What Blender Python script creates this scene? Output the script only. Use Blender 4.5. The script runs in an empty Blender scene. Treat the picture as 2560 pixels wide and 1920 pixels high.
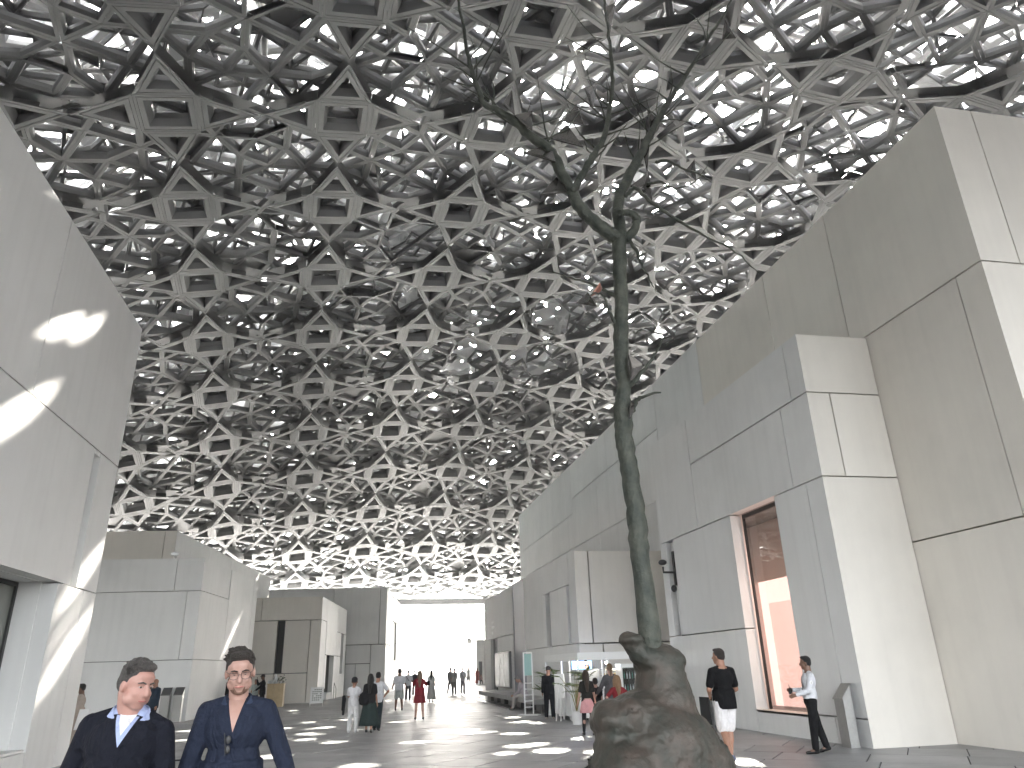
import bpy, bmesh, math, random
import numpy as np
from mathutils import Vector, Matrix
random.seed(7)
R=math.radians; S=bpy.context.scene; COL=S.collection
# ---------- camera, sky, sun, exposure ----------
cam_d=bpy.data.cameras.new('camera'); cam=bpy.data.objects.new('camera',cam_d); COL.objects.link(cam); S.camera=cam
cam_d.sensor_width=36; cam_d.lens=36*1807/2560; cam_d.clip_end=3000; cam_d.clip_start=.05
PIT,YAW,ROL=R(21.386),R(11.628),R(-1.734)
fw=Vector((math.sin(YAW)*math.cos(PIT),math.cos(YAW)*math.cos(PIT),math.sin(PIT)))
r0=Vector((math.cos(YAW),-math.sin(YAW),0)); u0=r0.cross(fw)
rr=math.cos(ROL)*r0+math.sin(ROL)*u0; uu=-math.sin(ROL)*r0+math.cos(ROL)*u0
cam.matrix_world=Matrix(((rr.x,uu.x,-fw.x,0),(rr.y,uu.y,-fw.y,0),(rr.z,uu.z,-fw.z,1.62),(0,0,0,1)))
SUN_EL,SUN_AZ=R(38.6),R(15.8)
W=bpy.data.worlds.new('World'); S.world=W; W.use_nodes=True
nt=W.node_tree; bg=nt.nodes['Background']; sky=nt.nodes.new('ShaderNodeTexSky'); sky.sky_type='NISHITA'
sky.sun_disc=False; sky.sun_elevation=SUN_EL; sky.sun_rotation=SUN_AZ; sky.dust_density=5; sky.air_density=1.0; sky.ozone_density=.6
hs=nt.nodes.new('ShaderNodeHueSaturation'); hs.inputs['Saturation'].default_value=.30; wb=nt.nodes.new('ShaderNodeMix'); wb.data_type='RGBA'; wb.blend_type='MULTIPLY'; wb.inputs[0].default_value=1; wb.inputs[7].default_value=(1,.985,.97,1)
nt.links.new(sky.outputs[0],hs.inputs['Color']); nt.links.new(hs.outputs[0],wb.inputs[6]); nt.links.new(wb.outputs[2],bg.inputs[0]); bg.inputs[1].default_value=.15
sl=bpy.data.lights.new('sun','SUN'); sl.energy=4.5; sl.angle=R(.53); sl.color=(1,.94,.84)
so=bpy.data.objects.new('sun',sl); COL.objects.link(so)
sdir=Vector((math.sin(SUN_AZ)*math.cos(SUN_EL),math.cos(SUN_AZ)*math.cos(SUN_EL),math.sin(SUN_EL)))
so.rotation_euler=sdir.to_track_quat('Z','Y').to_euler(); so.location=(20,70,60)
S.view_settings.view_transform='Standard'; S.view_settings.look='None'; S.view_settings.exposure=4.3; S.view_settings.gamma=1
S.view_settings.use_curve_mapping=False
S.render.engine='CYCLES'; S.cycles.use_denoising=True; S.cycles.max_bounces=7; S.cycles.diffuse_bounces=5; S.cycles.glossy_bounces=3
S.cycles.transmission_bounces=5; S.cycles.transparent_max_bounces=6; S.cycles.sample_clamp_indirect=6; S.cycles.caustics_reflective=False; S.cycles.caustics_refractive=False
# ---------- materials ----------
def mat(name,col,rough=.6,metal=0,var=.0,scale=3,bump=0,bscale=60,streak=0,emit=None,es=0,trans=0,spec=.5,col2=None,cscale=None,coat=0):
    m=bpy.data.materials.new(name); m.use_nodes=True; N=m.node_tree.nodes; L=m.node_tree.links; b=N['Principled BSDF']
    b.inputs['Base Color'].default_value=(*col,1); b.inputs['Roughness'].default_value=rough; b.inputs['Metallic'].default_value=metal
    b.inputs['Transmission Weight'].default_value=trans; b.inputs['Specular IOR Level'].default_value=spec; b.inputs['Coat Weight'].default_value=coat
    if emit: b.inputs['Emission Color'].default_value=(*emit,1); b.inputs['Emission Strength'].default_value=es
    if var or col2 or bump or streak:
        g=N.new('ShaderNodeNewGeometry')
    if var or col2:
        n=N.new('ShaderNodeTexNoise'); n.inputs['Scale'].default_value=cscale or scale; n.inputs['Detail'].default_value=6; n.inputs['Roughness'].default_value=.6
        L.new(g.outputs['Position'],n.inputs['Vector'])
        mp=N.new('ShaderNodeMapRange'); mp.inputs[1].default_value=.32; mp.inputs[2].default_value=.68
        L.new(n.outputs[0],mp.inputs[0])
        mx=N.new('ShaderNodeMix'); mx.data_type='RGBA'
        c2=col2 or tuple(c*(1-var) for c in col)
        mx.inputs[6].default_value=(*col,1); mx.inputs[7].default_value=(*c2,1)
        L.new(mp.outputs[0],mx.inputs[0]); out=mx.outputs[2]
        if streak:
            mpg=N.new('ShaderNodeMapping'); mpg.inputs['Scale'].default_value=(3.5,3.5,.12); L.new(g.outputs['Position'],mpg.inputs[0])
            n2=N.new('ShaderNodeTexNoise'); n2.inputs['Scale'].default_value=1.3; n2.inputs['Detail'].default_value=5; L.new(mpg.outputs[0],n2.inputs['Vector'])
            m2=N.new('ShaderNodeMapRange'); m2.inputs[1].default_value=.45; m2.inputs[2].default_value=.8; m2.inputs[3].default_value=1; m2.inputs[4].default_value=1-streak
            L.new(n2.outputs[0],m2.inputs[0]); mu=N.new('ShaderNodeMix'); mu.data_type='RGBA'; mu.blend_type='MULTIPLY'; mu.inputs[0].default_value=1
            L.new(out,mu.inputs[6]); L.new(m2.outputs[0],mu.inputs[7]); out=mu.outputs[2]
            oi=N.new('ShaderNodeObjectInfo'); r3=N.new('ShaderNodeMapRange'); r3.inputs[3].default_value=.94; r3.inputs[4].default_value=1.03; L.new(oi.outputs['Random'],r3.inputs[0])
            m3=N.new('ShaderNodeMix'); m3.data_type='RGBA'; m3.blend_type='MULTIPLY'; m3.inputs[0].default_value=1; L.new(out,m3.inputs[6]); L.new(r3.outputs[0],m3.inputs[7]); out=m3.outputs[2]
            # grime patches scattered at random
            n4=N.new('ShaderNodeTexNoise'); n4.inputs['Scale'].default_value=.35; n4.inputs['Detail'].default_value=8; n4.inputs['Roughness'].default_value=.65; L.new(g.outputs['Position'],n4.inputs['Vector'])
            r4=N.new('ShaderNodeMapRange'); r4.inputs[1].default_value=.5; r4.inputs[2].default_value=.75; r4.inputs[3].default_value=1; r4.inputs[4].default_value=.90; L.new(n4.outputs[0],r4.inputs[0])
            m4=N.new('ShaderNodeMix'); m4.data_type='RGBA'; m4.blend_type='MULTIPLY'; m4.inputs[0].default_value=1; L.new(out,m4.inputs[6]); L.new(r4.outputs[0],m4.inputs[7]); out=m4.outputs[2]
        L.new(out,b.inputs['Base Color'])
    if bump:
        n3=N.new('ShaderNodeTexNoise'); n3.inputs['Scale'].default_value=bscale; n3.inputs['Detail'].default_value=4; L.new(g.outputs['Position'],n3.inputs['Vector'])
        bp=N.new('ShaderNodeBump'); bp.inputs['Strength'].default_value=bump; bp.inputs['Distance'].default_value=.02; L.new(n3.outputs[0],bp.inputs['Height']); L.new(bp.outputs[0],b.inputs['Normal'])
    return m
M={}
M['grc']=mat('grc_panel',(.76,.76,.745),.55,var=.05,scale=.9,streak=.06,bump=.15,bscale=90)
M['grcw']=mat('grc_panel_warm',(.74,.705,.645),.55,var=.05,scale=.9,streak=.05,bump=.15,bscale=90)
M['core']=mat('core_concrete',(.22,.22,.21),.8,var=.2)
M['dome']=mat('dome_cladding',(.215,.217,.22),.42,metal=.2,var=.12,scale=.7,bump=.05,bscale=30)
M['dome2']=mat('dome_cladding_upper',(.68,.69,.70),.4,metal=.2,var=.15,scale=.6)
M['steel']=mat('stainless',(.42,.42,.41),.34,metal=.9,var=.1,scale=20)
M['steeldk']=mat('steel_dark',(.12,.12,.12),.4,metal=.7,var=.1)
M['white']=mat('white_paint',(.8,.8,.79),.4,var=.03)
M['black']=mat('black_paint',(.02,.02,.02),.45,var=.1)
M['glassdk']=mat('dark_glass',(.03,.035,.035),.06,spec=.8,var=.1)
def glass(name,tint=(.9,.95,.94),rough=0.0):
    m=mat(name,tint,rough,trans=1); m.node_tree.nodes['Principled BSDF'].inputs['IOR'].default_value=1.45
    return m
def thin_glass(name,tint,f=.12):
    m=bpy.data.materials.new(name); m.use_nodes=True; N=m.node_tree.nodes; L=m.node_tree.links; N.remove(N['Principled BSDF'])
    t=N.new('ShaderNodeBsdfTransparent'); t.inputs[0].default_value=(*tint,1); g=N.new('ShaderNodeBsdfGlossy'); g.inputs['Roughness'].default_value=.02
    mx=N.new('ShaderNodeMixShader'); fr=N.new('ShaderNodeLayerWeight'); pw=N.new('ShaderNodeMath'); pw.operation='POWER'; pw.inputs[1].default_value=4; ad=N.new('ShaderNodeMath'); ad.operation='MULTIPLY_ADD'; ad.inputs[1].default_value=.75; ad.inputs[2].default_value=.04
    L.new(fr.outputs['Facing'],pw.inputs[0]); L.new(pw.outputs[0],ad.inputs[0]); L.new(ad.outputs[0],mx.inputs[0]); L.new(t.outputs[0],mx.inputs[1]); L.new(g.outputs[0],mx.inputs[2]); L.new(mx.outputs[0],N['Material Output'].inputs[0]); return m
M['glass']=thin_glass('window_glass',(.86,.88,.87))
# ---------- object helpers ----------
def tag(o,label=None,cat=None,group=None,kind=None):
    if label: o['label']=label
    if cat: o['category']=cat
    if group: o['group']=group
    if kind: o['kind']=kind
    return o
def empty(name,loc,label=None,cat=None,group=None):
    o=bpy.data.objects.new(name,None); o.location=loc; o.empty_display_size=.2; COL.objects.link(o); return tag(o,label,cat,group)
def wloc(p):
    v=Vector((0,0,0))
    while p: v+=p.location; p=p.parent
    return v
def mobj(name,verts,faces,m,parent=None,smooth=False,matidx=None,mats=None):
    off=wloc(parent) if parent else Vector((0,0,0))
    me=bpy.data.meshes.new(name); me.from_pydata([(v[0]-off.x,v[1]-off.y,v[2]-off.z) for v in verts],[],faces)
    for mm in (mats or [m]): me.materials.append(M[mm] if isinstance(mm,str) else mm)
    if matidx is not None: me.polygons.foreach_set('material_index',matidx)
    if smooth: me.polygons.foreach_set('use_smooth',[True]*len(me.polygons))
    me.update(); o=bpy.data.objects.new(name,me); COL.objects.link(o); o.parent=parent; return o
class B:
    "collects boxes, tubes and sheets (world coordinates) into one mesh"
    def __init__(s): s.v=[]; s.f=[]
    def add(s,vs,fs):
        n=len(s.v); s.v+= [tuple(v) for v in vs]; s.f+=[tuple(i+n for i in f) for f in fs]; return s
    def box(s,x0,x1,y0,y1,z0,z1):
        return s.add([(x0,y0,z0),(x1,y0,z0),(x1,y1,z0),(x0,y1,z0),(x0,y0,z1),(x1,y0,z1),(x1,y1,z1),(x0,y1,z1)],[(3,2,1,0),(4,5,6,7),(0,1,5,4),(1,2,6,5),(2,3,7,6),(3,0,4,7)])
    def obox(s,c,hx,hy,hz,ang=0,tilt=0,tax=0):
        "oriented box: centre, half sizes, yaw ang, tilt about local x"
        Mx=Matrix.Rotation(ang,3,'Z')@Matrix.Rotation(tilt,3,'X')
        vs=[Vector(c)+Mx@Vector((a*hx,b*hy,d*hz)) for d in(-1,1) for a,b in((-1,-1),(1,-1),(1,1),(-1,1))]
        return s.add(vs,[(3,2,1,0),(4,5,6,7),(0,1,5,4),(1,2,6,5),(2,3,7,6),(3,0,4,7)])
    def tube(s,pts,rad,n=8,cap=True):
        pts=[Vector(p) for p in pts]; rads=rad if isinstance(rad,(list,tuple)) else [rad]*len(pts)
        base=len(s.v); prev=None
        for i,p in enumerate(pts):
            d=(pts[min(i+1,len(pts)-1)]-pts[max(i-1,0)]).normalized()
            if prev is None: a=d.orthogonal().normalized()
            else: a=(prev-d*prev.dot(d)).normalized()
            prev=a; b=d.cross(a)
            for k in range(n):
                t=2*math.pi*k/n; s.v.append(tuple(p+rads[i]*(math.cos(t)*a+math.sin(t)*b)))
        for i in range(len(pts)-1):
            for k in range(n):
                q=base+i*n; s.f.append((q+k,q+(k+1)%n,q+n+(k+1)%n,q+n+k))
        if cap:
            s.f.append(tuple(base+k for k in range(n))[::-1]); e=base+(len(pts)-1)*n; s.f.append(tuple(e+k for k in range(n)))
        return s
    def lathe(s,c,prof,n=16,sx=1,sy=1):
        base=len(s.v)
        for r_,z in prof:
            for k in range(n):
                t=2*math.pi*k/n; s.v.append((c[0]+r_*sx*math.cos(t),c[1]+r_*sy*math.sin(t),c[2]+z))
        for i in range(len(prof)-1):
            for k in range(n): q=base+i*n; s.f.append((q+k,q+(k+1)%n,q+n+(k+1)%n,q+n+k))
        s.f.append(tuple(base+k for k in range(n))[::-1]); e=base+(len(prof)-1)*n; s.f.append(tuple(e+k for k in range(n))); return s
    def build(s,name,m,parent=None,smooth=False): return mobj(name,s.v,s.f,m,parent,smooth)
def text(name,body,size,loc,rot,m,parent=None,align='LEFT',ext=.004):
    cu=bpy.data.curves.new(name,'FONT'); cu.body=body; cu.size=size; cu.extrude=ext; cu.align_x=align; cu.space_line=1.0
    o=bpy.data.objects.new(name+'_tmp',cu); COL.objects.link(o)
    dg=bpy.context.evaluated_depsgraph_get(); me=bpy.data.meshes.new_from_object(o.evaluated_get(dg)); bpy.data.objects.remove(o)
    me.materials.clear(); me.materials.append(M[m]); me.name=name
    n=bpy.data.objects.new(name,me); COL.objects.link(n); n.parent=parent
    off=wloc(parent) if parent else Vector((0,0,0)); n.location=Vector(loc)-off; n.rotation_euler=rot; return n
# ---------- dome geometry ----------
TH=.097; DX,DY=-9.103,26.752; CX,CY,ZC,RS=15.624,33.645,26.85,116.37; RIM=70.0
def domez(x,y):
    r=math.hypot(x-CX,y-CY)
    if r<=50: return ZC-r*r/(2*RS)
    t=r-50; return ZC-2500/(2*RS)-.43*t+.00525*t*t
def shaft_at(P,h):
    x,y=P[0],P[1]; z=P[2]; t=0
    for _ in range(12):
        t=(domez(P[0]+sdir.x*t,P[1]+sdir.y*t)+h-P[2])/sdir.z
    return (P[0]+sdir.x*t,P[1]+sdir.y*t)
def pix(px,py,ax,v):    # where a sight line meets the plane coord[ax]=v
    d=rr*((px-1280)/1807)-uu*((py-960)/1807)+fw; o=Vector((0,0,1.62)); t=(v-o[ax])/d[ax]; return o+d*t
m_=1.1573
SPOTS=[(pix(x*m_,y*m_,2,0),r*.55) for x,y,r in [(398,1583,.35),(393,1592,.3),(400,1598,.3),(640,1567,.35),(628,1575,.3),(690,1571,.35),(665,1584,.3),(620,1588,.3),(655,1598,.3),(700,1562,.25),(686,1620,.42),(775,1605,.35),(872,1600,.5),(902,1594,.3),(1135,1590,.4),(1130,1598,.35),(1190,1620,.4),(1228,1637,.42),(1080,1606,.38),(1112,1559,.3),(1128,1561,.25),(1097,1547,.25),(1288,1623,.35),(850,1562,.3),(790,1650,.4),(1268,1589,.3),(745,1556,.3),(1010,1575,.3),(1635,1652,.55),(1600,1648,.5),(975,1553,.3)]]
SPOTS+=[(pix(x*m_,y*m_,0,-6.0),r*.62) for x,y,r in [(185,682,.42),(85,768,.42),(180,1250,.34),(140,1420,.36),(85,1540,.34)]]
def in_opening(x,y):    # is (x,y) inside an opening of the lowest star lattice
    c,s_=math.cos(TH),math.sin(TH); a_=((x-DX)*c+(y-DY)*s_)/7.2; b_=(-(x-DX)*s_+(y-DY)*c)/7.2; a_-=round(a_); b_-=round(b_); a_,b_=abs(a_),abs(b_)
    if a_<.165 and b_<.165: return max(a_,b_)<.085
    lo,hi=(a_,b_) if a_<b_ else (b_,a_)
    edge=.165*(1-(hi-.165)/.335)   # arm half width at this distance
    if lo<edge: return lo<edge-.075 and hi>.25
    return lo>edge+.075
SH=[]
for P,r_ in SPOTS:
    for k in range(200):
        q=Vector(P); a_=k*2.4; rad=.022*k
        if abs(P.x+6)<.01: q+=Vector((0,rad*math.cos(a_),rad*math.sin(a_)))
        else: q+=Vector((rad*math.cos(a_),rad*math.sin(a_),0))
        if in_opening(*shaft_at(q,.1)) and in_opening(*shaft_at(q,.5)) and all(math.hypot(shaft_at(q,7)[0]-shaft_at(o_[0],7)[0],shaft_at(q,7)[1]-shaft_at(o_[0],7)[1])>.9+(.55 if abs(P.x+6)<.01 else 0) for o_ in SH): SH.append((q,r_)); break
def near_shaft(h,x,y,rad):
    return [(i,c) for i,(c,r_) in enumerate(SHC[h]) if (c[0]-x)**2+(c[1]-y)**2<rad*rad]
SHC={}
def prep(h):
    if h not in SHC: SHC[h]=[(shaft_at(q,h),r_) for q,r_ in SH]
def inset(poly,w):
    n=len(poly); out=[]
    for i in range(n):
        p0,p1,p2=poly[i-1],poly[i],poly[(i+1)%n]
        d1=(p1-p0)/np.linalg.norm(p1-p0); d2=(p2-p1)/np.linalg.norm(p2-p1)
        n1=np.array([-d1[1],d1[0]]); n2=np.array([-d2[1],d2[0]])
        k=1+n1@n2; out.append(p1+(n1+n2)*w/k)
    return out
def ring_piece(poly,prof,top):
    "poly ccw cell outline; prof [(inset,height)...] swept round the cell; closed back at height top"
    vs=[];fs=[];n=len(poly)
    rings=[inset(poly,w) if w else poly for w,_ in prof]
    for rg,(w,h) in zip(rings,prof):
        for p in rg: vs.append((p[0],p[1],h))
    for i in range(len(prof)-1):
        for k in range(n): q=i*n; fs.append((q+k,q+n+k,q+n+(k+1)%n,q+(k+1)%n))
    return vs,fs
a=.165
def cells(star_only,p):
    c=[np.array(v)*a for v in((1,1),(-1,1),(-1,-1),(1,-1))]
    tips=[np.array(v) for v in((0,.5),(-.5,0),(0,-.5),(.5,0))]
    out=[[c[0],c[1],c[2],c[3]]]
    for i in range(4): out.append([c[i],tips[i],c[(i+1)%4]])
    if not star_only:
        cor=[np.array(v)*.5 for v in((1,1),(-1,1),(-1,-1),(1,-1))]
        for i in range(4): out.append([c[i],tips[i-1],cor[i],tips[i]])
    return [[q*p for q in poly] for poly in out]
def layer(p,rot,off,h,star_only,prof,closed=True,skip=0.,plate=0.,rmax=RIM,fade=None,seed=1,shaft=None,iris=0):
    "per lattice site (verts, faces)"
    rnd=random.Random(seed); base=cells(star_only,p); cr,sr=math.cos(rot),math.sin(rot); n=int(rmax/p)+3; sites=[]
    loc=[]; prep(h)
    for poly in base:
        area=sum(poly[i][0]*poly[(i+1)%len(poly)][1]-poly[(i+1)%len(poly)][0]*poly[i][1] for i in range(len(poly)))
        if area<0: poly=poly[::-1]
        pr=prof+[(0.01 if closed else prof[-1][0],prof[-1][1])] if closed else prof
        loc.append((ring_piece(poly,pr,0),poly))
    for i in range(-n-14,n+15):
        for j in range(-n-14,n+15):
            cx=off[0]+p*(i*cr-j*sr); cy=off[1]+p*(i*sr+j*cr)
            if math.hypot(cx-CX,cy-CY)>rmax-p*.45 or cy<-21: continue  # dome left off behind the camera to let in extra sky light
            V=[];F=[]
            ns=near_shaft(h,cx,cy,p*.9+2.6) if shaft else []
            nsl=[(((c[0]-cx)*cr+(c[1]-cy)*sr),(-(c[0]-cx)*sr+(c[1]-cy)*cr),SH[i][1]) for i,c in ns]
            for (vs,fs),poly in loc:
                hit=[q for q in nsl if all(((poly[(e+1)%len(poly)][0]-poly[e][0])*(q[1]-poly[e][1])-(poly[(e+1)%len(poly)][1]-poly[e][1])*(q[0]-poly[e][0]))/np.linalg.norm(poly[(e+1)%len(poly)]-poly[e])>-(q[2]+(.12 if shaft=='clear' else 2.2)) for e in range(len(poly)))]
                if hit and shaft=='clear': rnd.random(); continue
                if hit and shaft=='aperture':
                    # sheet added to shape the sun spots
                    rnd.random(); own=[q for q in hit if all(((poly[(e+1)%len(poly)][0]-poly[e][0])*(q[1]-poly[e][1])-(poly[(e+1)%len(poly)][1]-poly[e][1])*(q[0]-poly[e][0]))>0 for e in range(len(poly)))]
                    if not own:
                        b0=len(V); V+=[(q[0],q[1],.12) for q in poly]; F.append(tuple(range(b0+len(poly)-1,b0-1,-1)))
                        b0=len(V); V+=vs; F+=[tuple(k+b0 for k in f) for f in fs]; continue
                    hx,hy,hr=own[0]
                    for _ in range(30):
                        for e in range(len(poly)):
                            ex_=poly[(e+1)%len(poly)]-poly[e]; ln_=np.linalg.norm(ex_); dd=(ex_[0]*(hy-poly[e][1])-ex_[1]*(hx-poly[e][0]))/ln_
                            if dd<hr+.03: hx+=-ex_[1]/ln_*(hr+.03-dd)*.6; hy+=ex_[0]/ln_*(hr+.03-dd)*.6
                    b0=len(V); nn=24; cc=[(hx+hr*math.cos(2*math.pi*k/nn),hy+hr*math.sin(2*math.pi*k/nn)) for k in range(nn)]
                    ex=.55
                    oo=[]
                    for k in range(nn):
                        dx_,dy_=math.cos(2*math.pi*k/nn),math.sin(2*math.pi*k/nn); best=9
                        for e in range(len(poly)):
                            ax_,ay_=poly[e]; bx_,by_=poly[(e+1)%len(poly)]; ux,uy=bx_-ax_,by_-ay_; den=dx_*uy-dy_*ux
                            if abs(den)<1e-9: continue
                            t_=((ax_-hx)*uy-(ay_-hy)*ux)/den
                            if 0<t_<best: best=t_
                        best=max(best,hr+.01); oo.append((hx+dx_*best,hy+dy_*best))
                    V+=[(x_,y_,.1) for x_,y_ in cc]+[(x_,y_,.1) for x_,y_ in oo]
                    F+=[(b0+k,b0+(k+1)%nn,b0+nn+(k+1)%nn,b0+nn+k) for k in range(nn)]; continue
                t=rnd.random()
                if t<(skip(cx,cy) if callable(skip) else skip): continue
                if t>1-(plate(cx,cy) if callable(plate) else plate):
                    top=inset(poly,prof[-1][0]*.6); nn=len(top); b0=len(V); hz_=prof[-1][1]*.6
                    V+=[(q[0],q[1],hz_) for q in top]
                    if iris and rnd.random()<iris:
                        cc_=sum(top)/nn; sc_=rnd.uniform(.16,.34); V+=[(cc_[0]+(q[0]-cc_[0])*sc_,cc_[1]+(q[1]-cc_[1])*sc_,hz_) for q in top]
                        F+=[(b0+q,b0+nn+q,b0+nn+(q+1)%nn,b0+(q+1)%nn) for q in range(nn)]
                    else: F.append(tuple(range(b0+nn-1,b0-1,-1)))
                b0=len(V); V+=vs; F+=[tuple(k+b0 for k in f) for f in fs]
            W_=[]
            for (x,y,z) in V:
                X=cx+x*cr-y*sr; Y=cy+x*sr+y*cr; W_.append((X,Y,domez(X,Y)+h+z))
            sites.append(((cx,cy),W_,F))
    return sites
def join_sites(sites):
    V=[];F=[]
    for _,v,f in sites:
        b=len(V); V+=v; F+=[tuple(k+b for k in g) for g in f]
    return V,F
dome=empty('lattice_dome',(CX,CY,0),'vast shallow grey metal dome of star-shaped lattice layers over the whole plaza','dome')
G_=.022
profA=[(.01,.04),(.012,0),(.12,0),(.13,.03),(.15,.03),(.16,0),(.35,0),(.50,.34),(.50,.62)]
LA=layer(7.2,TH,(DX,DY),0,True,profA)
camp=Vector((0,0,1.62))
LA.sort(key=lambda s:(s[0][0])**2+(s[0][1])**2 + (0 if (s[0][0]*math.sin(YAW)+s[0][1]*math.cos(YAW))>4 else 1e5))
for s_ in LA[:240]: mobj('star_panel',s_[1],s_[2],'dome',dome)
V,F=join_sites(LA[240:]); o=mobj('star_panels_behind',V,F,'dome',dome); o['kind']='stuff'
def lay(name,*ar,**k):
    m=k.pop('m','dome2'); V,F=join_sites(layer(*ar,**k)); o=mobj(name,V,F,m,dome); o['kind']='stuff'
PB=lambda w,d:[(.008,.03),(.01,0),(w,0),(w+.06,.16),(w+.06,d)]
rot2=lambda p,x,y:(DX+p*(x*math.cos(TH)-y*math.sin(TH)),DY+p*(x*math.sin(TH)+y*math.cos(TH)))
def op(lo,hi):   # the lattice is denser on the left and ahead, more open on the right
    return lambda x,y: (lo+(hi-lo)*min(1,max(0,(x-1)/18))*min(1,max(0,(72-y)/30)))*(1 if y<62 else .4)
def pl(lo,hi,far,mid=None): return lambda x,y: (lo+(hi-lo)*min(1,max(0,(x-1)/18))) if y<(58 if mid is None else 37) else (far if y>58 else mid)
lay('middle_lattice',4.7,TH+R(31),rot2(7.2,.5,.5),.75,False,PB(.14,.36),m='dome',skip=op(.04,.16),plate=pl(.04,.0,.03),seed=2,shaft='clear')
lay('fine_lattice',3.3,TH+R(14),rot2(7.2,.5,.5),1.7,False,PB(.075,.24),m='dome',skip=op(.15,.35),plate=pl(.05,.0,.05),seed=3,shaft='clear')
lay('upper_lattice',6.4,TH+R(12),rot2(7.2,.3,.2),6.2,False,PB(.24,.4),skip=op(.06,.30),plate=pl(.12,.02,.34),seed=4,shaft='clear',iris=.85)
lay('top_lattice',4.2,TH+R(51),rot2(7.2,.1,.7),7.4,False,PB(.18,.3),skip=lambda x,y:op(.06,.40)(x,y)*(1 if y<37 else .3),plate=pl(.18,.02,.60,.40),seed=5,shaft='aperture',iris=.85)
# space frame struts between the lower and the upper lattices
b=B(); p=7.2; prep(2.3); prep(4.)
for i in range(-10,17):
    for j in range(-11,14):
        x,y=rot2(7.2,i+.5,j)
        if math.hypot(x-CX,y-CY)>RIM-6 or y<-10: continue
        if near_shaft(2.3,x,y,4.2) or near_shaft(4.,x,y,4.2): continue
        z=domez(x,y)
        for dx,dy in((.5,0),(-.5,0),(0,.5),(0,-.5)):
            x2,y2=rot2(7.2,i+.5+dx,j+dy)
            b.tube([(x,y,z+2.3),(x2,y2,domez(x2,y2)+6.0)],.11,5,False)
        x2,y2=rot2(7.2,i+1.5,j); b.tube([(x,y,z+2.3),(x2,y2,domez(x2,y2)+2.3)],.13,5,False)
        x2,y2=rot2(7.2,i+.5,j+1); b.tube([(x,y,z+2.3),(x2,y2,domez(x2,y2)+2.3)],.13,5,False)
o=b.build('space_frame_struts','steel',dome); o['kind']='stuff'
# rim: fascia ring and the sunlit outer grid beyond it
def ringstrip(bb,r1,z1,r2,z2,n=160):
    base=len(bb.v)
    for k in range(n):
        t=2*math.pi*k/n; bb.v+=[(CX+r1*math.cos(t),CY+r1*math.sin(t),z1),(CX+r2*math.cos(t),CY+r2*math.sin(t),z2)]
    for k in range(n):
        if CY+r1*math.sin(2*math.pi*k/n)<-8: continue
        q=base+2*k; w=base+2*((k+1)%n); bb.f.append((q,w,w+1,q+1))
zr=domez(CX,CY+RIM)
b=B(); ringstrip(b,RIM-1.2,zr+.25,RIM,zr-.1); ringstrip(b,RIM,zr-.1,RIM+.3,zr-.1); ringstrip(b,RIM+.3,zr-.1,RIM+.3,zr+1.0); ringstrip(b,RIM+.3,zr+1.0,RIM-1.2,zr+1.0); ringstrip(b,RIM-1.2,zr+1.0,RIM-1.2,zr+.25)
b.build('rim_beam','dome',dome)
b=B()
for k in range(300):
    t=2*math.pi*k/300; r1,r2=RIM+.3,RIM+8.5; t2=t+.03
    if CY+r1*math.sin(t)<-8: continue
    b.tube([(CX+r1*math.cos(t),CY+r1*math.sin(t),zr-.0),(CX+r2*math.cos(t2),CY+r2*math.sin(t2),zr-.75)],.09,4,False)
for r_,z_ in((RIM+2.4,zr-.2),(RIM+4.5,zr-.4),(RIM+6.5,zr-.58),(RIM+8.5,zr-.75)):
    b.tube([(CX+r_*math.cos(2*math.pi*k/160),CY+r_*math.sin(2*math.pi*k/160),z_) for k in range(161) if -.62<math.sin(2*math.pi*k/160-0)or True][:1]*0+[(CX+r_*math.cos(a_),CY+r_*math.sin(a_),z_) for a_ in [R(-34)+R(248)*k/140 for k in range(141)]],.09,4,False)
o=b.build('rim_grid','white',dome); o['kind']='stuff'
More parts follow.
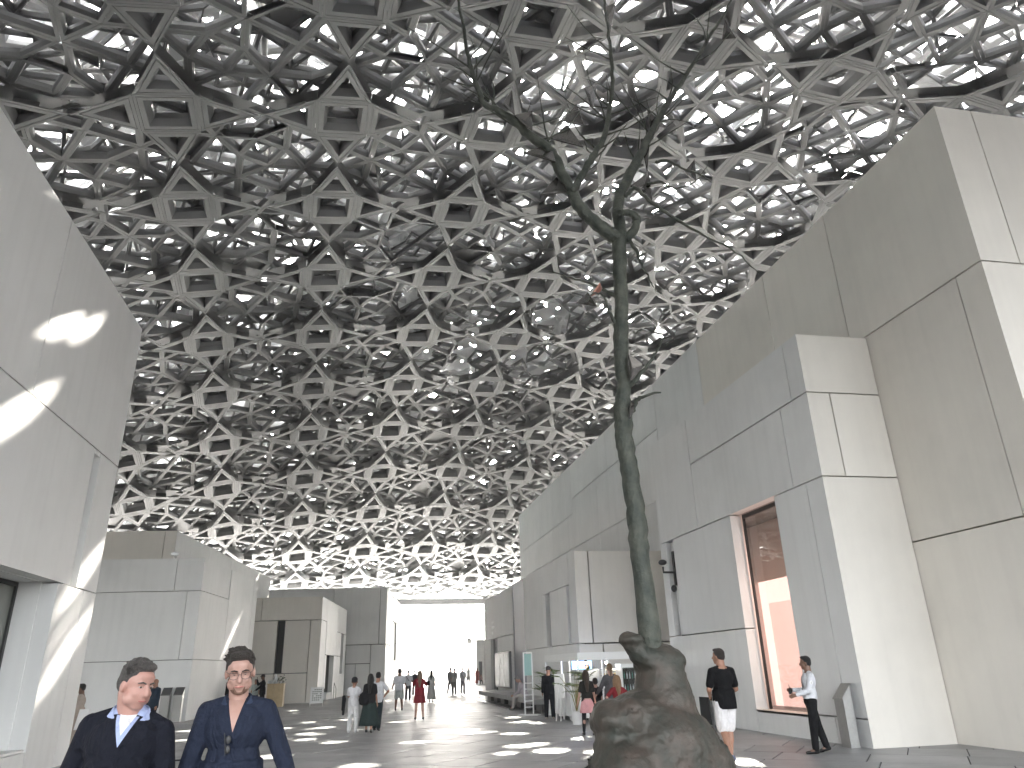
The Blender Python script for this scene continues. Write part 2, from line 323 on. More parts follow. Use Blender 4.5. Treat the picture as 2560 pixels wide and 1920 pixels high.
# ---------- ground, water ----------
def plane(name,x0,x1,y0,y1,z,m,kind='structure'):
    o=mobj(name,[(x0,y0,z),(x1,y0,z),(x1,y1,z),(x0,y1,z)],[(0,1,2,3)],m); tag(o,kind=kind); return o
def stone_mat(name,vary):
    m=mat(name,(.33,.33,.328),.4,var=.28,scale=1.1,bump=.12,bscale=35,spec=.42)
    N=m.node_tree.nodes; L=m.node_tree.links; b_=N['Principled BSDF']
    # elongated veins, and a slight tone difference from slab to slab
    g=N.new('ShaderNodeNewGeometry'); mp=N.new('ShaderNodeMapping'); mp.inputs['Rotation'].default_value=(0,0,R(-37)); mp.inputs['Scale'].default_value=(.9,6,1); L.new(g.outputs['Position'],mp.inputs[0])
    n=N.new('ShaderNodeTexNoise'); n.inputs['Scale'].default_value=1.2; n.inputs['Detail'].default_value=8; L.new(mp.outputs[0],n.inputs['Vector'])
    ra=N.new('ShaderNodeMapRange'); ra.inputs[1].default_value=.3; ra.inputs[2].default_value=.7; ra.inputs[3].default_value=.72; ra.inputs[4].default_value=1.15; L.new(n.outputs[0],ra.inputs[0])
    mu=N.new('ShaderNodeMix'); mu.data_type='RGBA'; mu.blend_type='MULTIPLY'; mu.inputs[0].default_value=1
    src=b_.inputs['Base Color'].links[0].from_socket; L.new(src,mu.inputs[6]); L.new(ra.outputs[0],mu.inputs[7]); out=mu.outputs[2]
    if vary:
        oi=N.new('ShaderNodeObjectInfo' if vary=='obj' else 'ShaderNodeNewGeometry')
        r3=N.new('ShaderNodeMapRange'); r3.inputs[3].default_value=.82; r3.inputs[4].default_value=1.12
        L.new(oi.outputs['Random' if vary=='obj' else 'Random Per Island'],r3.inputs[0])
        m3=N.new('ShaderNodeMix'); m3.data_type='RGBA'; m3.blend_type='MULTIPLY'; m3.inputs[0].default_value=1; L.new(out,m3.inputs[6]); L.new(r3.outputs[0],m3.inputs[7]); out=m3.outputs[2]
    L.new(out,b_.inputs['Base Color'])
    rr_=N.new('ShaderNodeMapRange'); rr_.inputs[1].default_value=.3; rr_.inputs[2].default_value=.7; rr_.inputs[3].default_value=.33; rr_.inputs[4].default_value=.55; L.new(n.outputs[0],rr_.inputs[0]); L.new(rr_.outputs[0],b_.inputs['Roughness'])
    return m
M['tile']=stone_mat('floor_stone','obj'); M['tile2']=stone_mat('floor_stone_far','island')
M['joint']=mat('floor_joint',(.05,.05,.05),.8,var=.2)
floor=plane('floor',-120,140,-120,116,-.022,'joint')
M['sea']=mat('sea_water',(.10,.16,.17),.12,bump=.5,bscale=1.5,var=.1)
plane('sea',-600,600,116.2,900,-1.3,'sea')
b=B().box(-120,140,115.9,116.2,-1.5,-.03); tag(b.build('quay_edge','joint'),kind='structure')
# floor slabs in rows running at 39 degrees
e1=Vector((math.sin(R(39)),math.cos(R(39)),0)); e2=Vector((math.cos(R(39)),-math.sin(R(39)),0))
LENS=[.95,1.2,1.5,1.85]; RW=1.12; gap=.024
tm={}
for l in LENS:
    q=B().box(gap/2,l-gap/2,gap/2,RW-gap/2,-.02,0); me=bpy.data.meshes.new('tile'); me.from_pydata(q.v,[],q.f); me.materials.append(M['tile']); tm[l]=me
rnd=random.Random(5); T_=[]
for row in range(-10,75):
    s=-50+rnd.random()
    while s<70:
        l=rnd.choice(LENS); P=e1*(row*RW)+e2*s; s+=l
        c=P+e1*RW/2+e2*l/2
        if not(-22<c.x<26 and -5<c.y<66): continue
        # row axis = e2 (length), e1 (width)
        d=(c-Vector((0,0,0))); fwd=d.x*math.sin(YAW)+d.y*math.cos(YAW); lat=d.x*math.cos(YAW)-d.y*math.sin(YAW)
        vis=fwd>8.5 and abs(lat)<fwd*.75 and -6.3<c.x<11.9
        T_.append((fwd if vis else fwd+500,P,l,vis))
T_.sort(key=lambda t:t[0])
ang=math.atan2(e2.y,e2.x)
far=B()
for i,(f_,P,l,vis) in enumerate(T_):
    if i<295 and vis:
        o=bpy.data.objects.new('tile',tm[l]); COL.objects.link(o); o.parent=floor; o.location=(P.x,P.y,rnd.uniform(-.0008,.0008)); o.rotation_euler=(0,0,ang)
    else:
        vs=[P+e2*x+e1*y+Vector((0,0,z)) for z in(-.02,0) for x,y in((gap/2,gap/2),(l-gap/2,gap/2),(l-gap/2,RW-gap/2),(gap/2,RW-gap/2))]
        far.add(vs,[(0,1,2,3),(7,6,5,4),(4,5,1,0),(5,6,2,1),(6,7,3,2),(7,4,0,3)])
o=far.build('far_tiles','tile2',floor); o['kind']='stuff'
# note local y of the shared slab points to -e1, so flip it
for o in list(floor.children):
    if o.name.startswith('tile'): o.scale=(1,1,1); o.location=Vector(o.location)
pv=mobj('far_paving',[(-90,66,-.006),(110,66,-.006),(110,115.9,-.006),(-90,115.9,-.006)],[(0,1,2,3)],'tile2',floor)
# ---------- panelled blocks ----------
TP=.30
class Block:
    def __init__(s,label,O,ang,name='museum_block',group=None):
        s.O=Vector((O[0],O[1],0)); s.D=Vector((math.sin(ang),math.cos(ang),0)); s.Nn=Vector((math.cos(ang),-math.sin(ang),0))
        s.root=empty(name,(O[0],O[1],0),label,'building',group); s.gapw=.03
    # local frame: u along +N (right), v along +D (ahead), origin at the street corner
    def P(s,u,v,z): q=s.O+s.Nn*u+s.D*v; return (q.x,q.y,z)
    def panel(s,face,s0,s1,z0,z1,m='grc',c0=False,c1=False,name='wall_panel',out=0.,sgn=1,gapb=True):
        """face 'side': plane u=0 (s runs along v); 'front': plane v=0 (s runs along u). sgn: inward direction of the face"""
        g=s.gapw/2; a0=s0+(0.0015 if c0 else g); a1=s1-(0.0015 if c1 else g); b0=z0+(g if z0>.01 else 0); b1=z1-g
        t=TP; m0=t if c0 else 0; m1=t if c1 else 0
        def q(sv,d,z): return s.P(sgn*d,sv,z) if face=='side' else s.P(sv,sgn*d,z)
        vs=[q(a0,-out,b0),q(a1,-out,b0),q(a1,-out,b1),q(a0,-out,b1),q(a0+m0,t,b0),q(a1-m1,t,b0),q(a1-m1,t,b1),q(a0+m0,t,b1)]
        return mobj(name,vs,[(0,1,2,3),(7,6,5,4),(0,4,5,1),(1,5,6,2),(2,6,7,3),(3,7,4,0)],m,s.root)
    def bx(s,name,u0,u1,v0,v1,z0,z1,m,parent=None):
        vs=[s.P(u,v,z) for z in(z0,z1) for u,v in((u0,v0),(u1,v0),(u1,v1),(u0,v1))]
        return mobj(name,vs,[(3,2,1,0),(4,5,6,7),(0,1,5,4),(1,2,6,5),(2,3,7,6),(3,0,4,7)],m,parent or s.root)
# 1. tall tower block, right: corner (11.37,10.1); side face looks to -X -> interior at +u
t=Block('tallest cream panelled block at the right edge, long wall running far back',(11.37,10.11),0)
L=44.08
for s0,s1,z0,z1 in [(0,3.6,0,3.85),(0,.66,3.85,8.66),(.66,3.6,3.85,8.66),(0,4.04,8.66,12.43),(4.04,7.19,8.66,12.43),(7.19,11.95,8.66,12.43),(11.95,16.22,8.66,12.43),
    (16.22,22.75,10.47,12.43),(22.75,29.3,10.47,12.43),(29.3,34.0,9.58,12.43),(34.0,37.5,9.58,12.43),(37.5,L,9.58,12.43),(16.22,20.9,7.7,10.47),(20.9,24.63,7.7,10.47),(24.63,29.3,7.7,10.47),(29.3,34,7.7,9.58),(34,39.0,7.7,9.58),(39.0,L,7.7,9.58),
    (3.6,16.22,3.85,8.66),(16.22,24.6,0,7.7),(24.6,L,0,7.7)]:
    t.panel('side',s0,s1,z0,z1,'grcw' if s0<8 else 'grc',c0=(s0==0),c1=(s1==L))
for s0,s1,z0,z1 in [(0,.9,8.66,12.43),(.9,5,8.66,12.43),(0,3,3.85,8.66),(3,7,3.85,8.66),(0,4,0,3.85),(4,9,0,3.85),(5,9,8.66,12.43),(7,9,3.85,8.66)]:
    t.panel('front',s0,s1,z0,z1,'grcw',c0=(s0==0))
t.bx('core',TP+.002,24,TP+.002,L-TP,0,12.25,'core'); t.bx('end_wall',TP,24,L-TP,L,0,12.4,'grc')
# 2. window block
w=Block('low cream block with the tall pink-lit window, projecting from the tower wall',(9.52,13.58),0)
L=9.2
for s0,s1,z0,z1 in [(0,.6,7.18,8.62),(.6,6.26,7.18,8.62),(0,1.13,5.25,7.18),(1.13,6.26,5.25,7.18),(6.26,L,5.25,8.62),(0,.63,.5,5.25),(.63,2.0,.5,5.25),(4.25,8.17,2.37,5.25),(4.25,L,0,2.37),(8.72,L,2.37,5.25),(1.07,4.25,0,.5),(0,1.07,0,.5)]:
    w.panel('side',s0,s1,z0,z1,'grc',c0=(s0==0),c1=(s1==L),name='access_panel' if (s1==1.07) else 'wall_panel')
for s0,s1,z0,z1 in [(0,1.845,7.18,8.62),(0,.57,5.25,7.18),(.57,1.845,5.25,7.18),(0,1.845,0,5.25)]:
    w.panel('front',s0,s1,z0,z1,'grcw',c0=(s0==0))
w.bx('core',TP+.002,1.84,TP+.002,1.95,0,8.5,'core'); w.bx('core_far',TP+.002,1.84,6.6,L-TP,0,8.5,'core'); w.bx('core_top',TP+.002,1.84,1.951,6.599,5.3,8.49,'core'); w.bx('core_sill',TP+.002,1.84,1.951,6.599,0,.44,'core')
w.bx('end_wall',TP,1.84,L-TP+.001,L,0,8.6,'grc')
w.bx('window_sill',.0,.42,2.0,4.25,.44,.49,'grcw')
wf=w.bx('window_frame',.34,.40,2.0,2.06,.49,5.25,'black'); w.bx('mullion',.34,.40,4.2,4.25,.49,5.25,'black',wf); w.bx('head_rail',.34,.40,2.06,4.2,5.15,5.25,'black',wf)
w.bx('window_pane',.365,.375,2.06,4.2,.49,5.15,'glass')
M['pink']=mat('pink_glow_wall',(.85,.62,.58),.5,emit=(1,.60,.55),es=.10,var=.1); M['beige']=mat('room_wall',(.62,.58,.54),.6,var=.05); M['pinkglow']=mat('pink_light_strip',(1,.8,.6),.5,emit=(1,.62,.42),es=.9)  # back wall glows by emission, standing in for pink light in the room
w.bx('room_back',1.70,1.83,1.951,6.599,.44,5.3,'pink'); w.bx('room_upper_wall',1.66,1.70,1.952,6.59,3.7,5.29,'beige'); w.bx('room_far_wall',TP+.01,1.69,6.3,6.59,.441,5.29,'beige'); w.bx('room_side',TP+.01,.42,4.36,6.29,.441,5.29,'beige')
w.bx('light_strip',1.64,1.699,3.3,3.42,1.7,2.9,'pinkglow'); w.bx('inner_screen',1.0,1.03,3.3,4.7,.45,3.0,'glass'); w.bx('room_plinth',1.15,1.5,2.6,3.9,.45,1.0,'white')
al=bpy.data.lights.new('room_fill_lamp','AREA'); al.energy=6; al.color=(1,.72,.64); al.size=1.0; al.shape='RECTANGLE'; al.size_y=3.5  # unseen area lamp, added to tint the window jamb pink
ao=bpy.data.objects.new('room_fill_lamp',al); COL.objects.link(ao); ao.parent=w.root; ao.location=(1.6,3.3,2.6); ao.rotation_euler=(R(90),0,R(90))
w.bx('slot_back',.22,.28,8.17,8.72,2.37,5.25,'steeldk')
pr=B().tube([(9.52+.14,21.98,2.4),(9.52+.14,21.98,5.2)],.09,10).build('slot_pilaster','grc',w.root,True)
# 3. recessed block behind tree (R2)
r=Block('long low grey block along the right side, with tall slot and light boxes',(7.65,26.62),0)
L=21.6
for s0,s1,z0,z1 in [(0,1.0,2.36,5.65),(1.0,5.45,4.5,5.65),(5.45,9.2,2.36,5.65),(1.35,4.1,2.36,4.5),(4.85,5.45,2.36,4.5),(0,9.2,0,2.36),(12.2,L,3.22,5.65),(12.2,17.0,0,3.22),(19.3,L,0,3.22)]:
    r.panel('side',s0,s1,z0,z1,'grc',c0=(s0==0),c1=(s1==L))
r.gapw=.05
for s0,s1,z0,z1 in [(0,.54,2.34,5.65),(.54,3.7,2.34,5.65),(0,.9,0,2.34),(.9,3.7,0,2.34)]: r.panel('front',s0,s1,z0,z1,'grcw',c0=(s0==0))
r.bx('core',TP+.002,3.7,TP+.002,L-TP,0,5.55,'core'); r.bx('end_wall',TP,3.7,L-TP+.001,L,0,5.6,'grc')
M['brushed']=mat('brushed_metal_panel',(.20,.21,.24),.42,metal=.7,var=.1,bump=.1,bscale=3)
r.bx('metal_wall_panel',0.02,TP,9.21,12.19,0,5.68,'brushed')
r.bx('slot_window',.2,.26,4.12,4.83,2.36,4.5,'glassdk'); r.bx('door_leaf',.18,.25,17.02,18.1,0,3.2,'steeldk'); r.bx('door_glass',.16,.22,18.12,19.28,0,3.2,'glassdk')
# sign letters, engraved-like white characters on three lines
for k,(zz,txt) in enumerate(((4.10,'متحف'),(3.76,'MUSEUM'),(3.44,'MUSÉE'))):
    text('sign_line',txt,.26,(7.63,17.9+26.62+.9,zz),(R(90),0,R(-90)),'white',r.root)
# 4. left near block
l1=Block('large white panelled block filling the left edge, with deep-set window',(-6,5.0),0)
L=13.55
for s0,s1,z0,z1 in [(0,8.53,6.41,10.12),(8.53,L,6.41,10.12),(0,11.93,3.45,6.41),(12.29,L,3.45,6.41),(11.3,12.78,.0,3.45),(12.78,L,0,3.45),(0,11.3,0,.42)]:
    l1.panel('side',s0,s1,z0,z1,'grc',c1=(s1==L),sgn=-1)
l1.panel('side',11.93,12.29,6.28,6.41,'grc',sgn=-1)
l1.bx('core',-12,-TP-.002,0,7.5,3.2,10.0,'core');l1.bx('core_top',-12,-TP-.002,7.5,11.3,3.55,10.0,'core');l1.bx('core_end',-12,-TP-.002,11.6,L-TP,0,10.0,'core')
l1.bx('slot_back',-TP,-.24,11.93,12.29,3.45,6.3,'grc')
l1.bx('window_reveal',-.80,-TP,11.29,11.6,.42,3.5,'grc'); l1.bx('lintel',-.80,-TP-.002,0,11.29,3.455,3.55,'grc'); l1.bx('window_sill',-.80,-.02,0,11.28,.42,.46,'grc')
wf=l1.bx('window_frame',-.78,-.70,11.21,11.29,.46,3.45,'black'); l1.bx('head_rail',-.78,-.70,5,11.21,3.37,3.45,'black',wf)
M['greyglass']=mat('grey_window_glass',(.20,.21,.19),.12,spec=.7,var=.1)
l1.bx('window_pane',-.76,-.74,5,11.21,.46,3.37,'greyglass')
l1.bx('end_wall',-12,-TP,L-TP+.001,L,0,10.1,'grc')
# 5.-8. blocks at the left, turned 6.5 degrees
A=R(6.5)
b2=Block('low grey block with stepped joints behind the two front men',(-6.73,33.3),A); L=9.2
for s0,s1,z0,z1 in [(0,4.02,4.98,6.34),(0,4.1,2.28,4.98),(4.1,8.35,2.28,6.34),(8.35,L,2.28,6.34),(0,5.82,0,2.28),(5.82,L,0,2.28)]: b2.panel('side',s0,s1,z0,z1,'grc',c0=(s0==0),c1=(s1==L),sgn=-1)
for s0,s1,z0,z1 in [(-1.11,0,4.98,6.34),(-9,-1.11,4.98,6.34),(-.555,0,2.28,4.98),(-9,-.555,2.28,4.98),(-9,0,0,2.28)]: b2.panel('front',s0,s1,z0,z1,'grc',c1=(s1==0))
b2.bx('core',-9,-TP-.002,TP+.002,L-TP,0,6.25,'core'); b2.bx('end_wall',-9,-TP,L-TP+.001,L,0,6.3,'grc')
b5=Block('taller pale block rising behind the grey left block',(-8.52,35.52),A); L=18.4
for s0,s1 in ((0,2.06),(2.06,4.83),(4.83,8.85),(8.85,11.77),(11.77,L)): b5.panel('side',s0,s1,4.5,7.88,'grc',c0=(s0==0),c1=(s1==L),sgn=-1)
b5.panel('side',0,L,0,4.5,'grc',c0=True,c1=True,sgn=-1)
for s0,s1 in ((-.52,0),(-8,-.52)): b5.panel('front',s0,s1,0,7.88,'grcw',c1=(s1==0))
b5.bx('core',-8,-TP-.002,TP+.002,L-TP,0,7.8,'core')
b3=Block('small cream block with a dark slot window and side entrance',(-2.5,47.82),A); L=11.33; b3.gapw=.045
for s0,s1,z0,z1 in [(0,2.16,4.66,6.04),(2.16,6.65,2.68,6.04),(6.65,L,4.25,6.04),(0,1.99,.67,4.66),(2.0,2.8,2.68-2.0,2.68),(5.85,8.88,0,2.68),(6.65,8.88,2.68,4.25),(10.1,L,0,4.25),(8.88,10.1,0,1.55)]: b3.panel('side',s0,s1,z0,z1,'grc',c0=(s0==0),c1=(s1==L),sgn=-1)
for s0,s1,z0,z1 in [(-3.63,0,4.66,6.04),(-9,-3.63,4.66,6.04),(-.65,0,0,4.66),(-2.17,-.65,1.65,4.66),(-9,-2.59,1.65,4.66),(-2.6,-.65,0,1.65),(-9,-2.6,0,1.65)]: b3.panel('front',s0,s1,z0,z1,'grcw',c1=(s1==0))
b3.bx('core',-9,-TP-.002,TP+.002,2.7,0,5.9,'core'); b3.bx('core_top',-9,-TP-.002,2.7,5.9,2.75,5.9,'core'); b3.bx('core_far',-9,-TP-.002,5.9,L-TP,0,5.9,'core'); b3.bx('core_back',-9,-1.2,2.7,5.9,0,2.75,'grc')
b3.bx('slot_window',-2.57,-2.19,.05,.12,1.68,4.62,'black'); b3.bx('slot_recess',-.25,-.2,8.9,10.08,1.57,4.23,'steeldk'); b3.bx('entrance_glass',-.62,-.6,2.85,5.8,.1,2.65,'greyglass'); b3.bx('step_plinth',-.9,-.05,3.9,5.83,0,.42,'grc')
b3.bx('dark_base',-.28,-.02,.4,2.6,0,.66,'steeldk')
b4=Block('large grey white block far left of the bright opening, tallest of the distant blocks',(1.79,60.42),A); L=23.4; b4.gapw=.06
for s0,s1,z0,z1 in [(0,2.7,3.58,7.85),(2.7,6.2,3.58,7.85),(6.2,11.6,5.72,7.85),(11.6,17,3.97,7.85),(17,L,3.97,7.85),(0,6.2,0,3.58),(6.2,11.6,0,2.5),(11.6,L,0,3.97)]: b4.panel('side',s0,s1,z0,z1,'grc',c0=(s0==0),c1=(s1==L),sgn=-1)
b4.bx('recessed_panel',-.28,-.18,6.23,11.57,2.53,5.7,'grc')
for s0,s1,z0,z1 in [(-.55,0,3.57,7.88),(-4.17,-.55,3.57,7.88),(-14,-4.17,3.57,7.88),(-1.15,0,0,3.57),(-3.04,-1.15,2.2,3.57),(-2.25,-1.15,0,2.2),(-3.04,-2.25,0,2.2),(-14,-3.04,0,3.57)]: b4.panel('front',s0,s1,z0,z1,'grc',c1=(s1==0))
b4.bx('core',-14,-TP-.002,TP+.002,L-TP,0,7.7,'core'); b4.bx('end_wall',-14,-TP,L-TP+.001,L,0,7.8,'grc')
# 9. sunlit building far right of the opening
f=Block('sunlit white cafe building far beyond the opening at its right side',(12.4,84),0); f.gapw=.06
for s0,s1,z0,z1 in [(0,.9,0,4.6),(.9,2.1,2.5,4.6),(2.1,6,2.5,4.6),(.9,6,0,2.5),(6,14,0,4.6)]: f.panel('front',s0,s1,z0,z1,'grc',c0=(s0==0))
f.panel('side',0,9,0,4.6,'grc',c0=True); f.bx('core',TP+.002,14,TP+.002,9,0,4.5,'core'); f.bx('door_leaf',.25,.6,-.03,0,0,2.3,'steeldk')
text('sign_line','Museum',.42,(13.35,83.97,1.85),(R(90),0,0),'black',f.root); text('sign_line','Café →',.42,(13.55,83.97,1.3),(R(90),0,0),'black',f.root)
# ---------- bronze tree ----------
M['bronze']=mat('bronze_bark',(.095,.10,.08),.6,metal=.3,var=.45,scale=5,bump=1.0,bscale=22,col2=(.035,.043,.036))
M['bronzebase']=mat('bronze_base',(.082,.064,.052),.55,metal=.3,var=.4,scale=2.6,bump=1.0,bscale=11,col2=(.038,.045,.037))
M['leafm']=mat('leaf_plate',(.16,.15,.14),.25,metal=.8,var=.2)
M['leafr']=mat('leaf_plate_reddish',(.35,.16,.12),.35,metal=.6,var=.2)
tree=empty('bronze_tree',(4.15,10.6,0),'tall bare bronze tree with triangular leaf plates rising from a lumpy bronze mound','sculpture')
def smooth_path(pts,k=5,jit=0,rnd=None):
    pts=[Vector(p) for p in pts]; out=[]
    for i in range(len(pts)-1):
        p0=pts[max(i-1,0)];p1=pts[i];p2=pts[i+1];p3=pts[min(i+2,len(pts)-1)]
        for j in range(k):
            t=j/k; q=.5*((2*p1)+(-p0+p2)*t+(2*p0-5*p1+4*p2-p3)*t*t+(-p0+3*p1-3*p2+p3)*t**3)
            if jit and rnd: q=q+Vector((rnd.uniform(-jit,jit),rnd.uniform(-jit,jit),rnd.uniform(-jit,jit)))
            out.append(q)
    out.append(pts[-1]); return out
def lerp_r(rs,n,total):
    out=[]
    for i in range(n):
        t=i/(n-1)*(len(rs)-1); a_=int(min(t,len(rs)-2)); out.append(rs[a_]+(rs[a_+1]-rs[a_])*(t-a_))
    return out
tr=random.Random(11)
def limb(name,pts,rs,parent,jit=.015,k=5,n=9):
    P_=smooth_path(pts,k,jit,tr); rad=[q*(1.1 if q<.1 else 1) for q in lerp_r(rs,len(P_),0)]; rad=[q*(1+tr.uniform(-.06,.06)) for q in rad]
    return B().tube(P_,rad,n).build(name,'bronze',parent,True)
Yt=10.6
trunk=limb('trunk',[(4.17,Yt,1.5),(4.14,Yt,1.9),(4.09,Yt,3.0),(4.08,Yt,3.9),(4.02,Yt,4.7),(4.0,Yt,5.3),(4.07,Yt,5.9),(4.09,Yt+.02,6.6),(4.15,Yt,7.3),(4.19,Yt,8.0),(4.24,Yt,8.85)],[.185,.165,.145,.15,.14,.155,.12,.128,.122,.12,.135],tree,n=14,k=7)
def onY(px,py,Y):   # reads a point of the photograph on the plane y = Y, used once to lay out limbs
    d=rr*((px-1280)/1807)-uu*((py-960)/1807)+fw; s_=(Y)/d.y; return Vector((d.x*s_,Y,1.62+d.z*s_))
def br(name,pix,rs,y0,y1,parent,**k):
    n=len(pix); return limb(name,[onY(x*1.1573,y*1.1573,y0+(y1-y0)*i/(n-1)) for i,(x,y) in enumerate(pix)],rs,parent,**k)
bl=br('branch',[(1340,520),(1308,500),(1262,460),(1236,415),(1213,375),(1192,330),(1150,298),(1112,262),(1075,238),(1045,222),(1030,185),(1012,125),(1000,55),(985,-20)],[.13,.115,.1,.09,.07,.055,.045,.03,.018],Yt,9.6,tree)
bright=br('branch',[(1345,520),(1334,452),(1346,405),(1375,350),(1408,283),(1440,228),(1478,168),(1530,85),(1568,22),(1592,-20)],[.11,.095,.09,.07,.055,.04,.03,.02],Yt,11.6,tree)
bm=br('branch',[(1236,415),(1260,372),(1284,332),(1306,296),(1318,232),(1323,160),(1317,92),(1308,30),(1303,-20)],[.065,.06,.05,.042,.035,.028,.02],10.3,10.9,tree)
br('branch',[(1352,520),(1372,492),(1374,470),(1356,458),(1338,460)],[.08,.07,.06,.05],Yt,10.4,tree)
br('branch',[(1352,425),(1372,405),(1400,432),(1452,468),(1520,508),(1590,545),(1640,590)],[.04,.035,.03,.022,.014,.006],10.7,10.0,tree)
br('branch',[(1415,350),(1440,347),(1470,362),(1505,372),(1535,392)],[.028,.022,.016,.008],11.0,10.8,tree)
br('branch',[(1396,398),(1425,392),(1448,404),(1486,402),(1520,372),(1532,345)],[.03,.022,.016,.01,.006],10.8,11.2,tree)
br('branch',[(1356,515),(1377,548),(1386,572),(1402,600),(1412,622)],[.035,.024,.015,.006],Yt,10.2,tree)
br('branch',[(1331,642),(1300,624),(1262,608),(1215,594),(1170,583)],[.035,.024,.014,.006],Yt,11.2,tree)
br('branch',[(1332,702),(1314,672),(1305,640),(1282,634),(1265,655)],[.03,.02,.014,.008],Yt,10.2,tree)
br('branch',[(1348,846),(1366,826),(1390,800),(1408,775),(1422,752),(1436,728)],[.05,.04,.026,.016,.007],Yt,10.3,tree)
br('branch',[(1362,895),(1376,866),(1392,856),(1428,848)],[.04,.026,.012],Yt,10.2,tree)
# twigs growing along the limbs
for par,pix,num in ((bl,[(1192,330),(1150,298),(1112,262),(1075,238),(1030,185),(1012,125)],24),(bm,[(1260,372),(1306,296),(1318,232),(1317,92)],18),(bright,[(1375,350),(1408,283),(1440,228),(1478,168),(1530,85)],20)):
    for i in range(num):
        j=tr.randrange(len(pix)-1); t=tr.random(); x=pix[j][0]+(pix[j+1][0]-pix[j][0])*t; y=pix[j][1]+(pix[j+1][1]-pix[j][1])*t
        y0=10.2 if par is bl else (10.7 if par is bm else 11.2); p0=onY(x*1.1573,y*1.1573,y0)
        an=tr.uniform(-1.2,1.2)+math.pi/2; ln=tr.uniform(.5,1.6); d=Vector((math.cos(an),tr.uniform(-.5,.5),abs(math.sin(an)))).normalized()
        d2=(d+Vector((tr.uniform(-.5,.5),tr.uniform(-.3,.3),tr.uniform(-.3,.5)))).normalized()
        tw=limb('twig',[p0,p0+d*ln*.45,p0+(d*.5+d2*.5)*ln],[.018,.012,.004],par,jit=.01,k=4,n=5)
def leaf(pix,Y,parent,m='leafm',th=.012):
    ps=[onY(x*1.1573,y*1.1573,Y+dy) for (x,y),dy in zip(pix,(0,.12,-.1))]; n_=(ps[1]-ps[0]).cross(ps[2]-ps[0]).normalized()*th
    c_=(ps[0]+ps[1]+ps[2])/3+n_*5
    vs=[p-n_ for p in ps]+[p+n_ for p in ps]+[c_-n_,c_+n_]
    return mobj('leaf_plate',vs,[(0,1,6),(1,2,6),(2,0,6),(4,3,7),(5,4,7),(3,5,7),(0,3,4,1),(1,4,5,2),(2,5,3,0)],m,parent)
for pix,Y in [(((1362,402),(1401,372),(1409,432)),10.8),(((1398,238),(1440,275),(1410,300)),11.1),(((1566,42),(1560,85),(1590,82)),11.5),(((1130,330),(1190,312),(1200,350)),10.1),(((1215,262),(1245,225),(1262,272)),10.4),(((1085,225),(1106,195),(1112,248)),9.9),(((1190,300),(1225,270),(1260,318)),10.2),(((1262,190),(1290,180),(1280,235)),10.5),(((1276,640),(1300,622),(1296,612)),10.5),(((1357,765),(1392,790),(1362,822)),10.4),(((1478,372),(1500,345),(1504,392)),11),(((1300,20),(1330,5),(1318,70)),10.9),(((1362,868),(1372,872),(1360,905)),10.4),(((1245,655),(1290,662),(1270,632)),10.6),(((1384,300),(1403,300),(1398,370)),11.0),(((1110,250),(1150,240),(1150,282)),10.0),(((1168,770-350),(1210,375),(1225,415)),10.3)]:
    leaf(pix,Y,tree,'leafr' if pix[0]==(1276,640) else 'leafm')
# mound: lumpy body built by displaced lathe
def mound(name,prof,c,seed,amp,n=110,parent=None,squash=(1,1),shift=None):
    from mathutils import noise
    import itertools
    P2=smooth_path([(q_[0],0,q_[1]) for q_ in prof],5); prof=[(max(q_.x,.01),q_.z) for q_ in P2]; b_=B(); rings=len(prof)
    for i,(r_,z) in enumerate(prof):
        for k in range(n):
            t=2*math.pi*k/n; d=Vector((math.cos(t),math.sin(t),z*.8)); f_=1+amp*noise.fractal(d*1.1+Vector((seed,0,0)),1,2,4)+.35*amp*math.sin(3*t+z*2.5+seed)-.16*amp*abs(noise.noise(d*3.1+Vector((0,seed,0))))*2+.05*amp*noise.fractal(d*7,1,2,5)
            dx,dy=(shift(z) if shift else (0,0)); b_.v.append((c[0]+dx+r_*f_*squash[0]*math.cos(t),c[1]+dy+r_*f_*squash[1]*math.sin(t),z))
    for i in range(rings-1):
        for k in range(n): q=i*n; b_.f.append((q+k,q+(k+1)%n,q+n+(k+1)%n,q+n+k))
    b_.f.append(tuple((rings-1)*n+k for k in range(n))); o=b_.build(name,'bronzebase',parent,True); return o
MOUND=True
